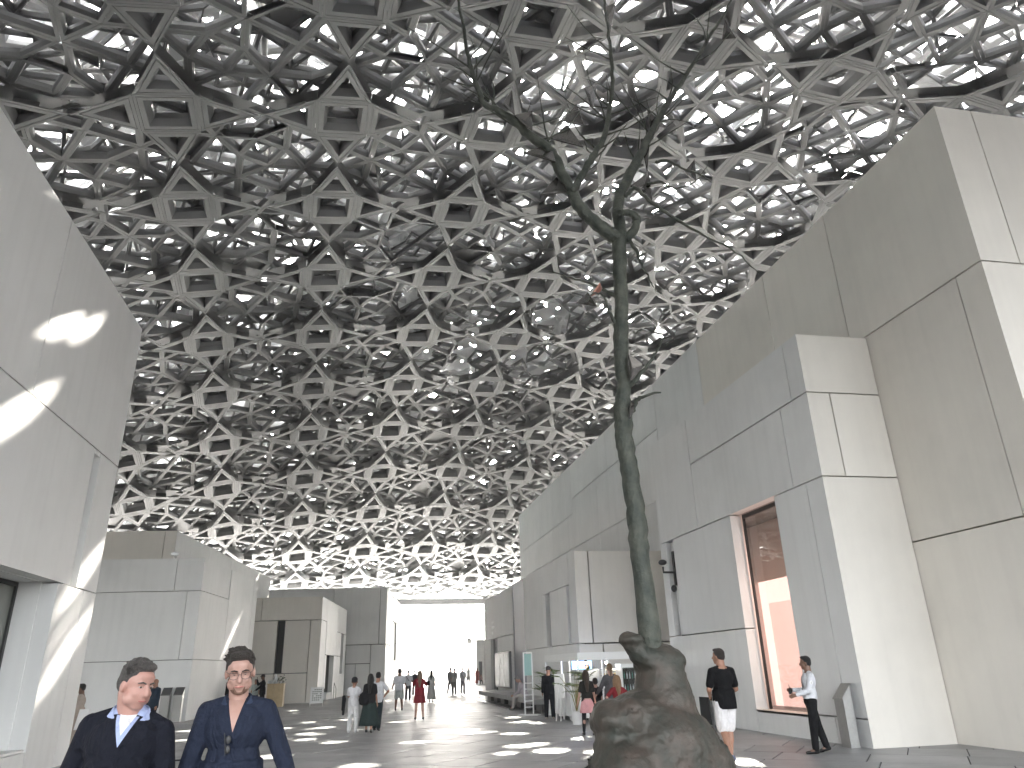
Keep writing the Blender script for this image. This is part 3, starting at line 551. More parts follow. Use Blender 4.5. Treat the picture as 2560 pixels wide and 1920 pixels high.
# ---------- people ----------
def tmp_remesh(v,f,vox,sm,name):
    me=bpy.data.meshes.new(name); me.from_pydata(v,[],f); me.update(); o=bpy.data.objects.new('tmp',me); COL.objects.link(o)
    md=o.modifiers.new('r','REMESH'); md.mode='VOXEL'; md.voxel_size=vox
    if sm: m2=o.modifiers.new('s','SMOOTH'); m2.factor=.5; m2.iterations=sm
    dg=bpy.context.evaluated_depsgraph_get(); out=bpy.data.meshes.new_from_object(o.evaluated_get(dg)); bpy.data.objects.remove(o); bpy.data.meshes.remove(me); out.name=name; return out
class Blob:
    def __init__(s): s.b=B()
    def cap(s,p1,r1,p2,r2,n=12):
        p1=Vector(p1);p2=Vector(p2); d=p2-p1; L_=d.length
        if L_<1e-5: return s.ell(p1,(r1,r1,r1))
        d/=L_; pts=[];rad=[]
        for t in(-1,-.8,-.5,0): pts.append(p1+d*r1*t); rad.append(max(r1*math.sqrt(max(0,1-t*t)),.0008))
        for t in(0,.5,.8,1): pts.append(p2+d*r2*t); rad.append(max(r2*math.sqrt(max(0,1-t*t)),.0008))
        s.b.tube(pts,rad,n); return s
    def cyl(s,p1,p2,rx,ry,rot,n=20,flare=1.0):
        base=len(s.b.v); p1=Vector(p1);p2=Vector(p2)
        for j,(p,f_) in enumerate(((p1,flare),(p1*.5+p2*.5,1),(p2,.96))):
            for k in range(n): t=2*math.pi*k/n; s.b.v.append(tuple(p+rot@Vector((rx*f_*math.cos(t),ry*f_*math.sin(t),0))))
        for i in range(2):
            for k in range(n): q=base+i*n; s.b.f.append((q+k,q+(k+1)%n,q+n+(k+1)%n,q+n+k))
        s.b.f.append(tuple(base+k for k in range(n))[::-1]); s.b.f.append(tuple(base+2*n+k for k in range(n))); return s
    def ell(s,c,r,rot=None,n=16,m=9):
        base=len(s.b.v); c=Vector(c)
        rings=[]
        for i in range(m+1):
            ph=math.pi*i/m; z=-math.cos(ph); q=max(math.sin(ph),.02)
            for k in range(n):
                t=2*math.pi*k/n; v=Vector((q*math.cos(t)*r[0],q*math.sin(t)*r[1],z*r[2]))
                if rot is not None: v=rot@v
                s.b.v.append(tuple(c+v))
        for i in range(m):
            for k in range(n): q=base+i*n; s.b.f.append((q+k,q+(k+1)%n,q+n+(k+1)%n,q+n+k))
        s.b.f.append(tuple(base+k for k in range(n))[::-1]); e=base+m*n; s.b.f.append(tuple(e+k for k in range(n))); return s
def build_mound():
    from mathutils import noise
    g=Blob(); Y=10.6
    def P(x,y,dy=0): return onY(x,y,Y+dy)
    def e(x,y,rx,ry,rz,dy=0): g.ell(P(x,y,dy),(rx,ry,rz),None,24,14)
    e(1650,1900,.85,.8,.80); e(1685,1935,.86,.75,.62); e(1565,1930,.52,.6,.42,-.2); e(1535,1800,.33,.42,.27,-.1); e(1600,1790,.45,.5,.36); e(1665,1770,.42,.45,.5)
    g.cap(P(1655,1790),.45,P(1652,1660),.30,20); e(1625,1655,.22,.28,.24); e(1672,1650,.24,.28,.16,.05); e(1578,1800,.34,.3,.28,-.28)
    g.cap(P(1600,1640,-.1),.16,P(1572,1600,-.12),.13,16); e(1580,1600,.20,.17,.11,-.12); g.cap(P(1540,1800,-.2),.2,P(1530,1880,-.2),.26,16)
    me=tmp_remesh(g.b.v,g.b.f,.03,12,'mound'); me.materials.append(M['bronzebase'])
    for v in me.vertices:
        c=v.co; n=v.normal; f_=.055*noise.fractal(c*1.7,1,2,4)-.06*noise.noise(Vector((c.x*2.6+c.z*1.3,c.y*2.6,c.z*1.1+3)))+.012*noise.fractal(c*9,1,2,3)
        v.co=c+n*f_
    me.polygons.foreach_set('use_smooth',[True]*len(me.polygons))
    o=bpy.data.objects.new('mound',me); COL.objects.link(o); o.parent=tree; me.transform(Matrix.Translation(-wloc(tree)))
build_mound()
def skinmat(name,c): return mat(name,c,.5,var=.06,scale=18,col2=(c[0]*.92,c[1]*.84,c[2]*.82))
M['skin']=skinmat('skin_fair',(.40,.25,.20)); M['skin2']=skinmat('skin_tan',(.33,.18,.12)); M['skin3']=skinmat('skin_dark',(.16,.09,.06)); M['skinr']=skinmat('skin_ruddy',(.41,.235,.19))
CM={}
def cloth(c,rough=.85,b=.35):
    k=(c,rough)
    if k not in CM:
        CM[k]=m=mat('cloth_%d'%len(CM),c,rough,var=.18,scale=14,bump=b,bscale=45,spec=.25)
        N=m.node_tree.nodes; L=m.node_tree.links; b1=[q for q in N if q.type=='BUMP'][0]; g=N.new('ShaderNodeNewGeometry'); mp=N.new('ShaderNodeMapping'); mp.inputs['Scale'].default_value=(1,1,.45); mp.inputs['Rotation'].default_value=(.5,.6,0); L.new(g.outputs['Position'],mp.inputs[0])
        n=N.new('ShaderNodeTexNoise'); n.inputs['Scale'].default_value=9; n.inputs['Detail'].default_value=2; n.inputs['Distortion'].default_value=1.2; L.new(mp.outputs[0],n.inputs['Vector']); b2=N.new('ShaderNodeBump'); b2.inputs['Strength'].default_value=.8; b2.inputs['Distance'].default_value=.05; L.new(n.outputs[0],b2.inputs['Height']); L.new(b2.outputs[0],b1.inputs['Normal'])
    return CM[k]
M['lip']=mat('lips',(.36,.13,.11),.45); M['eyew']=mat('eye_white',(.42,.38,.35),.25); M['iris']=mat('iris',(.04,.03,.02),.2)
def person(label,x,y,head=0,h=1.72,build=1.0,legs=((8,0,4),(-8,0,6)),arms=((5,8,10),(5,8,10)),lean=0,headturn=0,nod=0,roll=0,side=0,skin='skin',hair=('short',(.03,.02,.015)),
    top=dict(c=(.5,.5,.5),sl='short',hem=.0),bottom=dict(k='trousers',c=(.05,.05,.06)),shoes=(.03,.03,.03),vox=.02,group=None,z0=0,sit=False,extra=None,belly=0,fem=False,scarf=None,hands=True,face=0,kid=False,opena=None,hs=1.04,shz=0):
    k=h/1.75; root=empty('person',(x,y,z0),label,'person',group)
    Rz=Matrix.Rotation(-R(head),3,'Z')   # heading 0 looks to +Y, clockwise positive
    lean_m=Matrix.Rotation(-R(lean),3,'X')@Matrix.Rotation(R(side),3,'Y')
    pel=Vector((0,0,.95*k)); up=lambda a_,b_,c_:pel+lean_m@Vector((a_*k*1,b_*k,c_*k))
    sw=(.165 if fem else .19)*(.5+.5*build); hw=.09*(.5+.5*build)
    J={}
    for i,s_ in enumerate((-1,1)):
        hf,ab,kn=legs[i]; hip=Vector((s_*hw*k,0,.93*k)); Rt=Matrix.Rotation(R(hf),3,'X')@Matrix.Rotation(-R(ab)*s_,3,'Y')
        knee=hip+Rt@Vector((0,0,-.43*k)); Rs=Matrix.Rotation(R(hf-kn),3,'X')@Matrix.Rotation(-R(ab)*s_,3,'Y')
        ank=knee+Rs@Vector((0,0,-.42*k)); pit=0 if not sit else 0
        fp=-(hf-kn) if (hf-kn)<-12 else 0
        Rf=Matrix.Rotation(-R(max(0,fp)*.6),3,'X'); J['l%d'%i]=(hip,knee,ank,Rf)
        sh_=up(s_*sw*.93,-.01,.445+shz); fl,abd,el=arms[i][:3]; tw=arms[i][3] if len(arms[i])>3 else 0
        Ra=lean_m@Matrix.Rotation(R(fl),3,'X')@Matrix.Rotation(-R(abd)*s_,3,'Y')
        elb=sh_+Ra@Vector((0,0,-.29*k)); Re=Ra@Matrix.Rotation(R(tw)*s_,3,'Z')@Matrix.Rotation(R(el),3,'X'); wr=elb+Re@Vector((0,0,-.25*k)); J['a%d'%i]=(sh_,elb,wr,Re)
    foot=min(J['l%d'%i][2].z for i in(0,1))-.075*k; dz=-foot if not sit else 0
    def Wd(v): return Rz@(Vector(v)+Vector((0,0,dz)))+Vector((x,y,z0))
    hc=up(0,.035,.672); Hm=lean_m@Matrix.Rotation(-R(headturn),3,'Z')@Matrix.Rotation(-R(nod),3,'X')@Matrix.Rotation(R(roll),3,'Y')
    HR=Rz@Hm; hk=(k if not kid else k*1.22)*hs
    def hp(a_,b_,c_): return Wd(hc)+HR@Vector((a_*hk,b_*hk,c_*hk))
    RL=Rz@lean_m
    # body, one continuous mesh
    b_=Blob(); bd=build
    b_.ell(Wd(pel),(.155*k*bd,.115*k*bd,.12*k),RL); b_.ell(Wd(up(0,.0+.02*belly,.16)),(.135*k*bd,(.10+.05*belly)*k*bd,.16*k),RL); b_.ell(Wd(up(0,0,.32 if opena else .35)),((.15 if fem else .17)*k*bd,.115*k*bd,(.15 if opena else .19)*k),RL)
    [b_.cap(Wd(up(0,-.03,.45 if opena else .49)),(.032 if opena else .062)*k*bd**.6,Wd(up(q_*sw*.9,-.01,.445+shz)),.052*k*bd) for q_ in(-1,1)]
    b_.cap(Wd(up(0,-.01,.45)),(.058*k*bd if opena else .075*k*bd**.9),Wd(hc-Hm@Vector((0,.03,.04))*k),.062*k*bd**.9)
    hair_k=hair[0]
    # head
    b_.ell(hp(0,-.012,.035),(.076*hk,.094*hk,.088*hk),HR,20,12); b_.ell(hp(0,.025,-.035),((.060+.006*(bd-1)*3)*hk,.066*hk,.075*hk),HR,18,10); b_.ell(hp(0,.052,-.088),(.030*hk*bd**.5,.026*hk,.022*hk),HR)
    if face: b_.ell(hp(0,.058,.055),(.052*hk,.022*hk,.035*hk),HR)
    b_.cap(hp(0,.082,.018),.010*hk,hp(0,.103,-.020),.0135*hk); b_.ell(hp(0,.088,-.024),(.019*hk,.012*hk,.010*hk),HR)
    for s_ in(-1,1):
        b_.ell(hp(s_*.079,-.008,-.005),(.010*hk,.020*hk,.033*hk),HR)
        if face:
            b_.ell(hp(s_*.030,.070,.030),(.022*hk,.010*hk,.007*hk),HR); b_.ell(hp(s_*.036,.062,-.025),(.022*hk,.02*hk,.02*hk),HR)
            b_.ell(hp(s_*.045,.03,-.055),(.026*hk*bd**.6,.035*hk,.035*hk),HR)
    if face: b_.ell(hp(0,.082,-.052),(.024*hk,.011*hk,.006*hk),HR); b_.ell(hp(0,.080,-.062),(.021*hk,.011*hk,.007*hk),HR)
    for i in(0,1):
        s_=(-1,1)[i]; hip,knee,ank,Rf=J['l%d'%i]
        b_.cap(Wd(hip),.085*k*bd,Wd(knee),.056*k*bd**.7); b_.cap(Wd(knee),.056*k*bd**.7,Wd(knee*.62+ank*.38+Vector((0,-.012,0))*k),.056*k*bd**.7); b_.cap(Wd(knee*.62+ank*.38),.053*k*bd**.7,Wd(ank),.036*k)
        b_.cap(Wd(ank),.036*k,Wd(ank+Rf@Vector((0,.11,-.045))*k),.034*k)
        sh_,elb,wr,Re=J['a%d'%i]
        b_.cap(Wd(sh_),.052*k*bd,Wd(elb),.040*k*bd); b_.cap(Wd(elb),.040*k*bd**.8,Wd(wr),.026*k*bd**.5)
        if hands:
            # palm and five bent fingers
            hd=lambda a_,b__,c_:Wd(wr+Re@Vector((a_*s_,b__,c_))*k)
            b_.cap(hd(0,.0,-.02),.024*k,hd(0,.012,-.075),.026*k); b_.cap(hd(0,-.018,-.04),.017*k,hd(0,-.018,-.08),.015*k);b_.cap(hd(0,.022,-.05),.015*k,hd(0,.026,-.08),.013*k)
            for q,(fy,ln) in enumerate(((.032,.066),(.012,.075),(-.008,.068),(-.027,.052))):
                p0=hd(0,fy,-.085);p1=hd(-.008,fy*1.08,-.085-ln*.5);p2=hd(-.028,fy*1.05,-.085-ln*.88)
                b_.cap(p0,.0095*k,p1,.0088*k,8); b_.cap(p1,.0088*k,p2,.0075*k,8)
            b_.cap(hd(-.004,.022,-.03),.012*k,hd(-.016,.052,-.065),.011*k,8); b_.cap(hd(-.016,.052,-.065),.011*k,hd(-.026,.054,-.095),.009*k,8)
        else: b_.cap(Wd(wr),.024*k,Wd(wr+Re@Vector((0,.02,-.12))*k),.018*k)
    def fin(bl_,name,m,vx=None,sm=2,par=root):
        me=tmp_remesh(bl_.b.v,bl_.b.f,vx or vox,sm,name); me.materials.append(M[m] if isinstance(m,str) else m); me.polygons.foreach_set('use_smooth',[True]*len(me.polygons))
        o=bpy.data.objects.new(name,me); COL.objects.link(o); o.parent=par; me.transform(Matrix.Translation(-wloc(par))); return o
    body=fin(b_,'body',skin,min(vox,.012) if hands and vox<.03 else vox,2)
    e_=.016*k+vox*.3
    # lower garment
    bt=bottom['k']; bm_=cloth(bottom['c'])
    if bt in('trousers','shorts','leggings'):
        g=Blob(); ex=e_ if bt!='leggings' else .006; full=bottom.get('fit',1)
        g.ell(Wd(up(0,0,-.02)),(.154*k*bd+ex*.7,.115*k*bd+ex*.7,.11*k+ex),RL); g.ell(Wd(up(0,0,.07)),(.142*k*bd+ex,.11*k*bd+ex,.06*k),RL)
        for i in(0,1):
            hip,knee,ank,Rf=J['l%d'%i]
            g.cap(Wd(hip),.088*k*bd+ex,Wd(knee if bt!='shorts' else hip*.12+knee*.88),(.062*k*bd**.7+ex) if bt!='shorts' else .082*k+ex)
            if bt!='shorts':
                end=ank*.93+knee*.07; g.cap(Wd(knee),.060*k*bd**.7+ex,Wd(end),(.048*k*full if bt=='trousers' else .040*k)+ex)
        fin(g,{'trousers':'trousers','shorts':'shorts','leggings':'leggings'}[bt],bm_)
    if bt in('skirt','longskirt','dress'):
        z1=bottom.get('z',.45)*k; rb=bottom.get('r',.24)*k; zt=bottom.get('zt',.98)*k; q=B(); n=28; rings=9
        for i in range(rings):
            t=i/(rings-1); z=zt+(z1-zt)*t
            for j in range(n):
                an=2*math.pi*j/n; fold=1+.05*t*math.sin(an*7)+.03*t*math.sin(an*4+1)
                rw=.145*k*bd+(rb-.145*k*bd)*(t**.7); rw=rw+.02*k; q.v.append(tuple(Wd(Vector((rw*fold*math.cos(an),rw*.74*fold*math.sin(an),z)))))
        for i in range(rings-1):
            for j in range(n): w0=i*n; q.f.append((w0+j,w0+n+j,w0+n+(j+1)%n,w0+(j+1)%n))
        q.f.append(tuple(range(n))); q.f.append(tuple((rings-1)*n+j for j in range(n))[::-1]); q.build('skirt' if bt!='dress' else 'dress_skirt',bm_,root,True)
        if bt=='skirt' and bottom.get('under'):
            g=Blob()
            for i in(0,1):
                hip,knee,ank,Rf=J['l%d'%i]; g.cap(Wd(hip),.09*k,Wd(knee),.064*k); g.cap(Wd(knee),.064*k,Wd(ank*.92+knee*.08),.046*k)
            fin(g,'leggings',cloth(bottom['under']))
    # shoes
    if shoes:
        for i in(0,1):
            hip,knee,ank,Rf=J['l%d'%i]; g=Blob(); q=lambda a_,b__,c_:Wd(ank+Rf@Vector((a_,b__,c_))*k)
            g.cap(q(0,-.035,-.035),.037*k,q(0,.10,-.042),.036*k); g.cap(q(0,.10,-.045),.036*k,q(0,.17,-.05),.028*k); g.cap(q(0,-.02,-.01),.042*k,q(0,.0,-.03),.042*k)
            s1=fin(g,'shoe',cloth(shoes,.5,.1),max(vox*.7,.01))
    # upper garment
    sl=top['sl']; tm_=cloth(top['c']); g=Blob(); low=top.get('hem',-.04)
    un=.014 if low<-.02 else 0
    if low<-.02: g.cyl(Wd(up(0,0,low-.07)),Wd(up(0,.01*belly,.16)),.158*k*bd+e_+un,(.118+.055*belly)*k*bd+e_+un,RL)
    else: g.cyl(Wd(up(0,0,low+.02)),Wd(up(0,.01*belly,.16)),.150*k*bd+e_+.008,(.112+.055*belly)*k*bd+e_+.008,RL)
    g.ell(Wd(up(0,.02*belly,.16)),(.142*k*bd+e_,(.108+.055*belly)*k*bd+e_,.17*k),RL); g.ell(Wd(up(0,0,.34)),((.15 if fem else .172)*k*bd+e_,.118*k*bd+e_,.185*k),RL)
    [g.cap(Wd(up(q_*(.078 if opena else .03),-.02 if opena else -.015,.474 if opena else .478)),(.052 if opena else .060)*k*bd**.6+e_*.5,Wd(up(q_*sw*.9,-.01,.445+shz)),.053*k*bd+e_*.5) for q_ in(-1,1)]
    if not opena: g.cap(Wd(up(0,-.01,.46)),.075*k+e_*.5,Wd(up(0,-.005,.505)),.060*k+e_*.4)
    for i in(0,1):
        sh_,elb,wr,Re=J['a%d'%i]
        if sl=='none': continue
        end=elb*.72+sh_*.28 if sl=='short' else elb
        g.cap(Wd(sh_),.052*k*bd+e_*.6,Wd(end),.046*k*bd+e_*(.9 if sl=='short' else .6))
        if sl=='long': g.cap(Wd(elb),.045*k*bd+e_*.7,Wd(wr*.94+elb*.06),.032*k+e_*.6)
        if sl=='rolled': g.cap(Wd(elb),.045*k*bd+e_*.7,Wd(wr*.72+elb*.28),.046*k+e_*.5)
    topo=fin(g,top.get('name','shirt'),tm_,None,7 if vox<.01 else 2)
    # hair and headwear
    hcol=M.setdefault('hair%s'%(hair[1],),mat('hair_colour',hair[1],.5,var=.6,scale=70,bump=1,bscale=130,col2=tuple(c*.4 for c in hair[1])))
    if hair_k!='bald':
        g=Blob()
        if hair_k=='cap':
            g.ell(hp(0,-.012,.062),(.088*hk,.104*hk,.075*hk),HR); g.cap(hp(0,.06,.058),.012*hk,hp(0,.15,.045),.010*hk); g.ell(hp(0,.10,.05),(.065*hk,.062*hk,.010*hk),HR)
            g.ell(hp(0,-.045,.02),(.082*hk,.07*hk,.05*hk),HR)
        elif hair_k=='hijab':
            g.ell(hp(0,-.02,.03),(.093*hk,.104*hk,.11*hk),HR); g.ell(hp(0,-.03,-.07),(.085*hk,.08*hk,.08*hk),HR); g.cap(Wd(up(0,-.02,.5)),.095*k,Wd(up(0,-.03,.42)),.13*k)
        else:
            g.ell(hp(0,-.026,.052),(.083*hk,.095*hk,.088*hk),HR); g.ell(hp(0,-.055,.01),(.078*hk,.062*hk,.075*hk),HR); g.ell(hp(0,.022,.108),(.062*hk,.055*hk,.028*hk),HR)
            for s_ in(-1,1): g.ell(hp(s_*.070,-.022,.03),(.014*hk,.035*hk,.05*hk),HR)
            if hair_k in('long','longer'):
                e2_=-.30 if hair_k=='longer' else -.2
                g.ell(hp(0,-.05,.0),(.088*hk,.07*hk,.11*hk),HR); a1=Wd(hc+Hm@Vector((0,-.065,-.03))*k); g.cap(a1,.075*k,Wd(up(0,-.10,.45+e2_*.1)),.075*k); g.cap(Wd(up(0,-.105,.45)),.075*k,Wd(up(0,-.115,.42+e2_*.6)),.04*k)
                for s_ in(-1,1): g.cap(hp(s_*.07,-.02,.03),.03*hk,hp(s_*.075,-.03,-.12),.032*hk)
            if hair_k=='pony': g.ell(hp(0,-.10,.055),(.035*hk,.035*hk,.04*hk),HR); g.cap(hp(0,-.13,.05),.03*hk,hp(0,-.155,-.05),.038*hk); g.cap(hp(0,-.155,-.05),.038*hk,hp(0,-.135,-.19),.018*hk)
        if face:
            q_=random.Random(face*7)
            for i in range(150):
                th=q_.uniform(-.2,math.pi+.2) if q_.random()<.55 else q_.uniform(0,6.28); el=q_.uniform(.15,1.5) ; cx_,sy_,cz_=math.cos(th)*math.cos(el),math.sin(th)*math.cos(el),math.sin(el)
                if sy_>.3 and el<.85: continue
                p0=(cx_*.083,sy_*.092-.024,cz_*.088+.052); d_=(q_.uniform(-.012,.012)+.014,q_.uniform(-.03,-.008),q_.uniform(-.004,.014)) if face==2 else (.016+q_.uniform(-.01,.014),.016+q_.uniform(-.012,.02),q_.uniform(-.010,.010))
                g.cap(hp(*p0),.0075*hk,hp(p0[0]+d_[0],p0[1]+d_[1],p0[2]+d_[2]),.0045*hk,6)
        fin(g,{'cap':'cap','hijab':'headscarf'}.get(hair_k,'hair'),hcol,max(min(vox,.02)*.8,.0055),1)
    if face:
        for s_ in(-1,1):
            B().lathe((0,0,0),[(.001,-1),(.6,-.8),(1,0),(.6,.8),(.001,1)],10)
            e=Blob().ell(hp(s_*.031,.0745,.012),(.0115*hk,.008*hk,.0050*hk if face!=2 else .0018*hk),HR); o=e.b.build('eye','eyew',root,True)
            ir=Blob().ell(hp(s_*.031+(.004 if face==1 else 0),.0825,.012),(.0052*hk,.0028*hk,.0046*hk if face!=2 else .0016*hk),HR).b.build('iris','iris',o,True)
            Blob().cap(hp(s_*.020,.0835,.0185),.0022*hk,hp(s_*.043,.0775,.0175),.0022*hk).b.build('eyelid',skin,root,True); Blob().cap(hp(s_*.014,.0865,.031),.0034*hk,hp(s_*.032,.085,.037),.0042*hk).cap(hp(s_*.032,.085,.037),.0042*hk,hp(s_*.050,.070,.030),.0028*hk).b.build('eyebrow',hcol,root,True)
        Blob().cap(hp(-.022,.086,-.0565),.0032*hk,hp(0,.0925,-.0565),.0042*hk).cap(hp(0,.0925,-.0565),.0042*hk,hp(.022,.086,-.0565),.0032*hk).b.build('lips','lip',root,True)
    root['_dz']=dz
    return dict(root=root,hp=hp,J=J,Wd=Wd,up=up,HR=HR,k=k,hk=hk,fin=fin,hc=hc)
def strip_keys():
    for o in bpy.data.objects:
        if '_dz' in o: del o['_dz']
from mathutils.bvhtree import BVHTree
def px(x,Y,y=1740): return onY(x,y,Y).x
def patch(p,tri,m,name,off=.004,n=8,srcs=('shirt','body','sweater','polo_shirt')):
    "cloth or skin piece lying on the chest: triangle in the chest frame (x,z), projected on the figure"
    root=p['root']; V=[];F=[]
    for o in root.children:
        if o.type=='MESH' and o.name.split('.')[0] in srcs:
            b0=len(V); V+=[v.co+root.location for v in o.data.vertices]; F+=[tuple(i+b0 for i in q.vertices) for q in o.data.polygons]
    bv=BVHTree.FromPolygons(V,F); W_=p['Wd']; up=p['up']
    f_=(W_(up(0,1,0))-W_(up(0,0,0))).normalized(); vs=[];idx={};ok={}
    for i in range(n+1):
        for j in range(n+1-i):
            a_=i/n;b_=j/n;c_=1-a_-b_; x=tri[0][0]*c_+tri[1][0]*a_+tri[2][0]*b_; z=tri[0][1]*c_+tri[1][1]*a_+tri[2][1]*b_
            st=W_(up(x,0,z))+f_*.6; h=bv.ray_cast(st,-f_); q=h[0]; ok[(i,j)]=q is not None; q=q or W_(up(x,.1,z)); idx[(i,j)]=len(vs); vs.append(q+f_*off)
    fs=[]
    for i in range(n):
        for j in range(n-i):
            if not(ok[(i,j)] and ok[(i+1,j)] and ok[(i,j+1)]): continue
            fs.append((idx[(i,j)],idx[(i+1,j)],idx[(i,j+1)]))
            if j<n-i-1 and ok[(i+1,j+1)]: fs.append((idx[(i+1,j)],idx[(i+1,j+1)],idx[(i,j+1)]))
    k=len(vs); vs+=[v-f_*(off+.004) for v in vs[:k]]; fs+=[tuple(i+k for i in reversed(q)) for q in fs]
    return mobj(name,vs,fs,m,root,True)
blk=(.012,.012,.014)
# --- two men in front ---
L_=person('heavy man in black v-neck sweater over pale blue collar, glancing aside, nearest at left',-1.47,5.40,head=176,h=1.74,build=1.30,belly=1.2,lean=7,side=-7,headturn=-46,nod=4,roll=-4,shz=-.03,skin='skinr',hair=('short',(.085,.075,.068)),
    top=dict(c=(.006,.007,.013),sl='long',hem=-.06,name='sweater'),bottom=dict(k='trousers',c=(.03,.03,.04)),vox=.0085,face=1,hs=1.16,arms=((6,16,14),(-6,12,20)),legs=((14,0,4),(-10,0,10)),opena=True)
pb=(.36,.42,.62)
def collar(p,m,rx,ry,z0,tipz,w,gap=24):
    W_=p['Wd'];up=p['up']; n=18; lo=[];hi=[]
    for i in range(n+1):
        th=R(gap+(360-2*gap)*i/n); back=(1-math.cos(th))/2   # 0 front .. 1 back
        zz=tipz+(z0-tipz)*min(1,back*2.2)**.8; x_=math.sin(th)*rx; y_=math.cos(th)*ry+.012
        lo.append(up(x_*1.16,y_*1.14,zz)); hi.append(up(x_*.93,y_*.93+.0,zz+w*(.55+.45*back)))
    tipl=[up(lo_.x*0+q[0],q[1],q[2]) for lo_,q in ()]
    V=[W_(v) for v in lo]+[W_(v) for v in hi]; k=len(V); V+=[v+(W_(up(0,0,.5))-v).normalized()*.006 for v in V]
    F=[(i,i+1,n+2+i,n+1+i) for i in range(n)]; F+=[tuple(j+k for j in reversed(f_)) for f_ in F]
    for e in (0,n): F.append((e,n+1+e,k+n+1+e,k+e))
    for i in range(n): F+=[(n+1+i,n+2+i,k+n+2+i,k+n+1+i),(i+1,i,k+i,k+i+1)]
    return mobj('collar',V,F,m,p['root'])
patch(L_,((-.066,.505),(.066,.505),(0,.345)),cloth(pb),'shirt_front',.006,12,srcs=('sweater',))
patch(L_,((-.05,.515),(.05,.515),(0,.41)),cloth((.75,.74,.74)),'undershirt',.010,8,srcs=('sweater',))
def yoke(p,m,r_,w_):
    W_=p['Wd'];up=p['up']; g=Blob(); g.cap(W_(up(-w_,-.015,.472)),r_,W_(up(w_,-.015,.472)),r_); g.cap(W_(up(0,-.02,.475)),r_*1.15,W_(up(0,-.02,.50)),r_*1.12); p['fin'](g,'shirt_yoke',m,.012,1)
yoke(L_,cloth(pb),.078,.06)
collar(L_,cloth(pb),.112,.118,.50,.415,.055)
N_=person('bearded man with glasses in navy open-collar shirt, looking down as he walks forward',-.80,5.56,head=178,h=1.80,build=1.05,lean=2,headturn=-6,nod=13,roll=3,skin='skin',hair=('short',(.03,.022,.016)),
    top=dict(c=(.014,.019,.036),sl='long',hem=-.08,name='shirt'),bottom=dict(k='trousers',c=(.03,.035,.05)),vox=.0085,face=2,hs=1.08,arms=((4,24,22),(4,14,14)),legs=((16,0,4),(-10,0,14)),opena=True)
patch(N_,((-.056,.53),(.056,.53),(.0,.33)),'skin','open_neckline',.005,12,srcs=('shirt',))
g_=Blob()
for q_ in(-1,1): g_.cap(N_['Wd'](N_['up'](q_*.072,-.015,.480)),.060,N_['Wd'](N_['up'](q_*.10,-.015,.468)),.058)
N_['fin'](g_,'shirt_yoke',cloth((.014,.019,.036)),.012,1)
collar(N_,cloth((.03,.042,.075)),.088,.095,.50,.425,.05)
# stubble beard and glasses
hp=N_['hp'];HR=N_['HR'];hk=N_['hk']
g=Blob(); g.ell(hp(0,.050,-.094),(.033*hk,.028*hk,.020*hk),HR)
for q_ in(-1,1):
    g.cap(hp(q_*.060,.012,-.030),.010*hk,hp(q_*.052,.030,-.068),.014*hk); g.cap(hp(q_*.052,.030,-.068),.014*hk,hp(q_*.026,.052,-.092),.016*hk); g.cap(hp(q_*.030,.074,-.052),.0045*hk,hp(q_*.025,.070,-.085),.008*hk)
g.cap(hp(-.024,.0875,-.046),.0036*hk,hp(.024,.0875,-.046),.0036*hk)
N_['fin'](g,'beard',cloth((.17,.10,.072)),.006,2)
gl=empty('eyeglasses',tuple(hp(0,.1,.01)),'thin dark framed glasses worn by the bearded man in navy','glasses')
for s_ in(-1,1):
    pts=[hp(s_*(.034+.026*c_),.099-.004*abs(c_)-.006*(c_>0),.008+.019*s2) for c_,s2 in((-.9,.9),(0,1),(.9,.95),(1,.2),(.8,-.8),(0,-1),(-.8,-.8),(-1,0),(-.9,.9))]
    B().tube(pts,.0016,6).build('rim','black',gl); B().tube([hp(s_*.060,.090,.022),hp(s_*.080,.02,.02),hp(s_*.082,-.01,.008)],.0016,5).build('temple','black',gl)
B().tube([hp(-.011,.099,.014),hp(0,.104,.018),hp(.011,.099,.014)],.0016,5).build('bridge','black',gl)
W_=N_['Wd'];up=N_['up']
sg=empty('sunglasses',tuple(W_(up(.02,.15,.30))),'folded dark sunglasses hanging from the open neck of the navy shirt','sunglasses')
for dz_ in(0,-.055): Blob().ell(W_(up(.02,.150+dz_*.05,.29+dz_)),(.018,.008,.026)).b.build('lens','black',sg,True)
B().tube([W_(up(.045,.155,.33)),W_(up(.035,.158,.26)),W_(up(.03,.155,.20))],.003,5).build('temple','black',sg)
# --- polo man and guard ---
P_=person('man seen from behind in black polo shirt and white shorts, beside the bronze mound',6.22,12.75,head=-6,h=1.83,build=1.08,skin='skin2',headturn=-32,hair=('short',(.03,.022,.018)),top=dict(c=(.004,.004,.005),sl='short',hem=-.06,name='polo_shirt'),
    bottom=dict(k='shorts',c=(.72,.70,.70)),shoes=(.10,.12,.2),vox=.011,arms=((6,14,70,38),(4,14,70,38)),legs=((-6,3,22),(6,-5,6)))
G_=person('guard in white shirt and black tie holding a radio, standing by the pink-lit window',px(2024,13.4),13.4,head=-72,h=1.66,build=.98,skin='skin3',headturn=8,nod=6,lean=-4,hair=('short',(.01,.01,.01)),top=dict(c=(.66,.67,.70),sl='long',hem=.0),
    bottom=dict(k='trousers',c=(.008,.008,.009)),shoes=(.01,.01,.01),vox=.011,arms=((16,14,55,8),(10,12,84,20)),legs=((6,2,2),(-12,4,4)))
collar(G_,cloth((.7,.7,.72)),.075,.082,.49,.45,.03)
for tri in (((-.018,.465),(.018,.465),(-.026,.10)),((.018,.465),(.026,.10),(-.026,.10)),((-.026,.10),(.026,.10),(0,.06))): patch(G_,tri,'black','tie',.008,6)
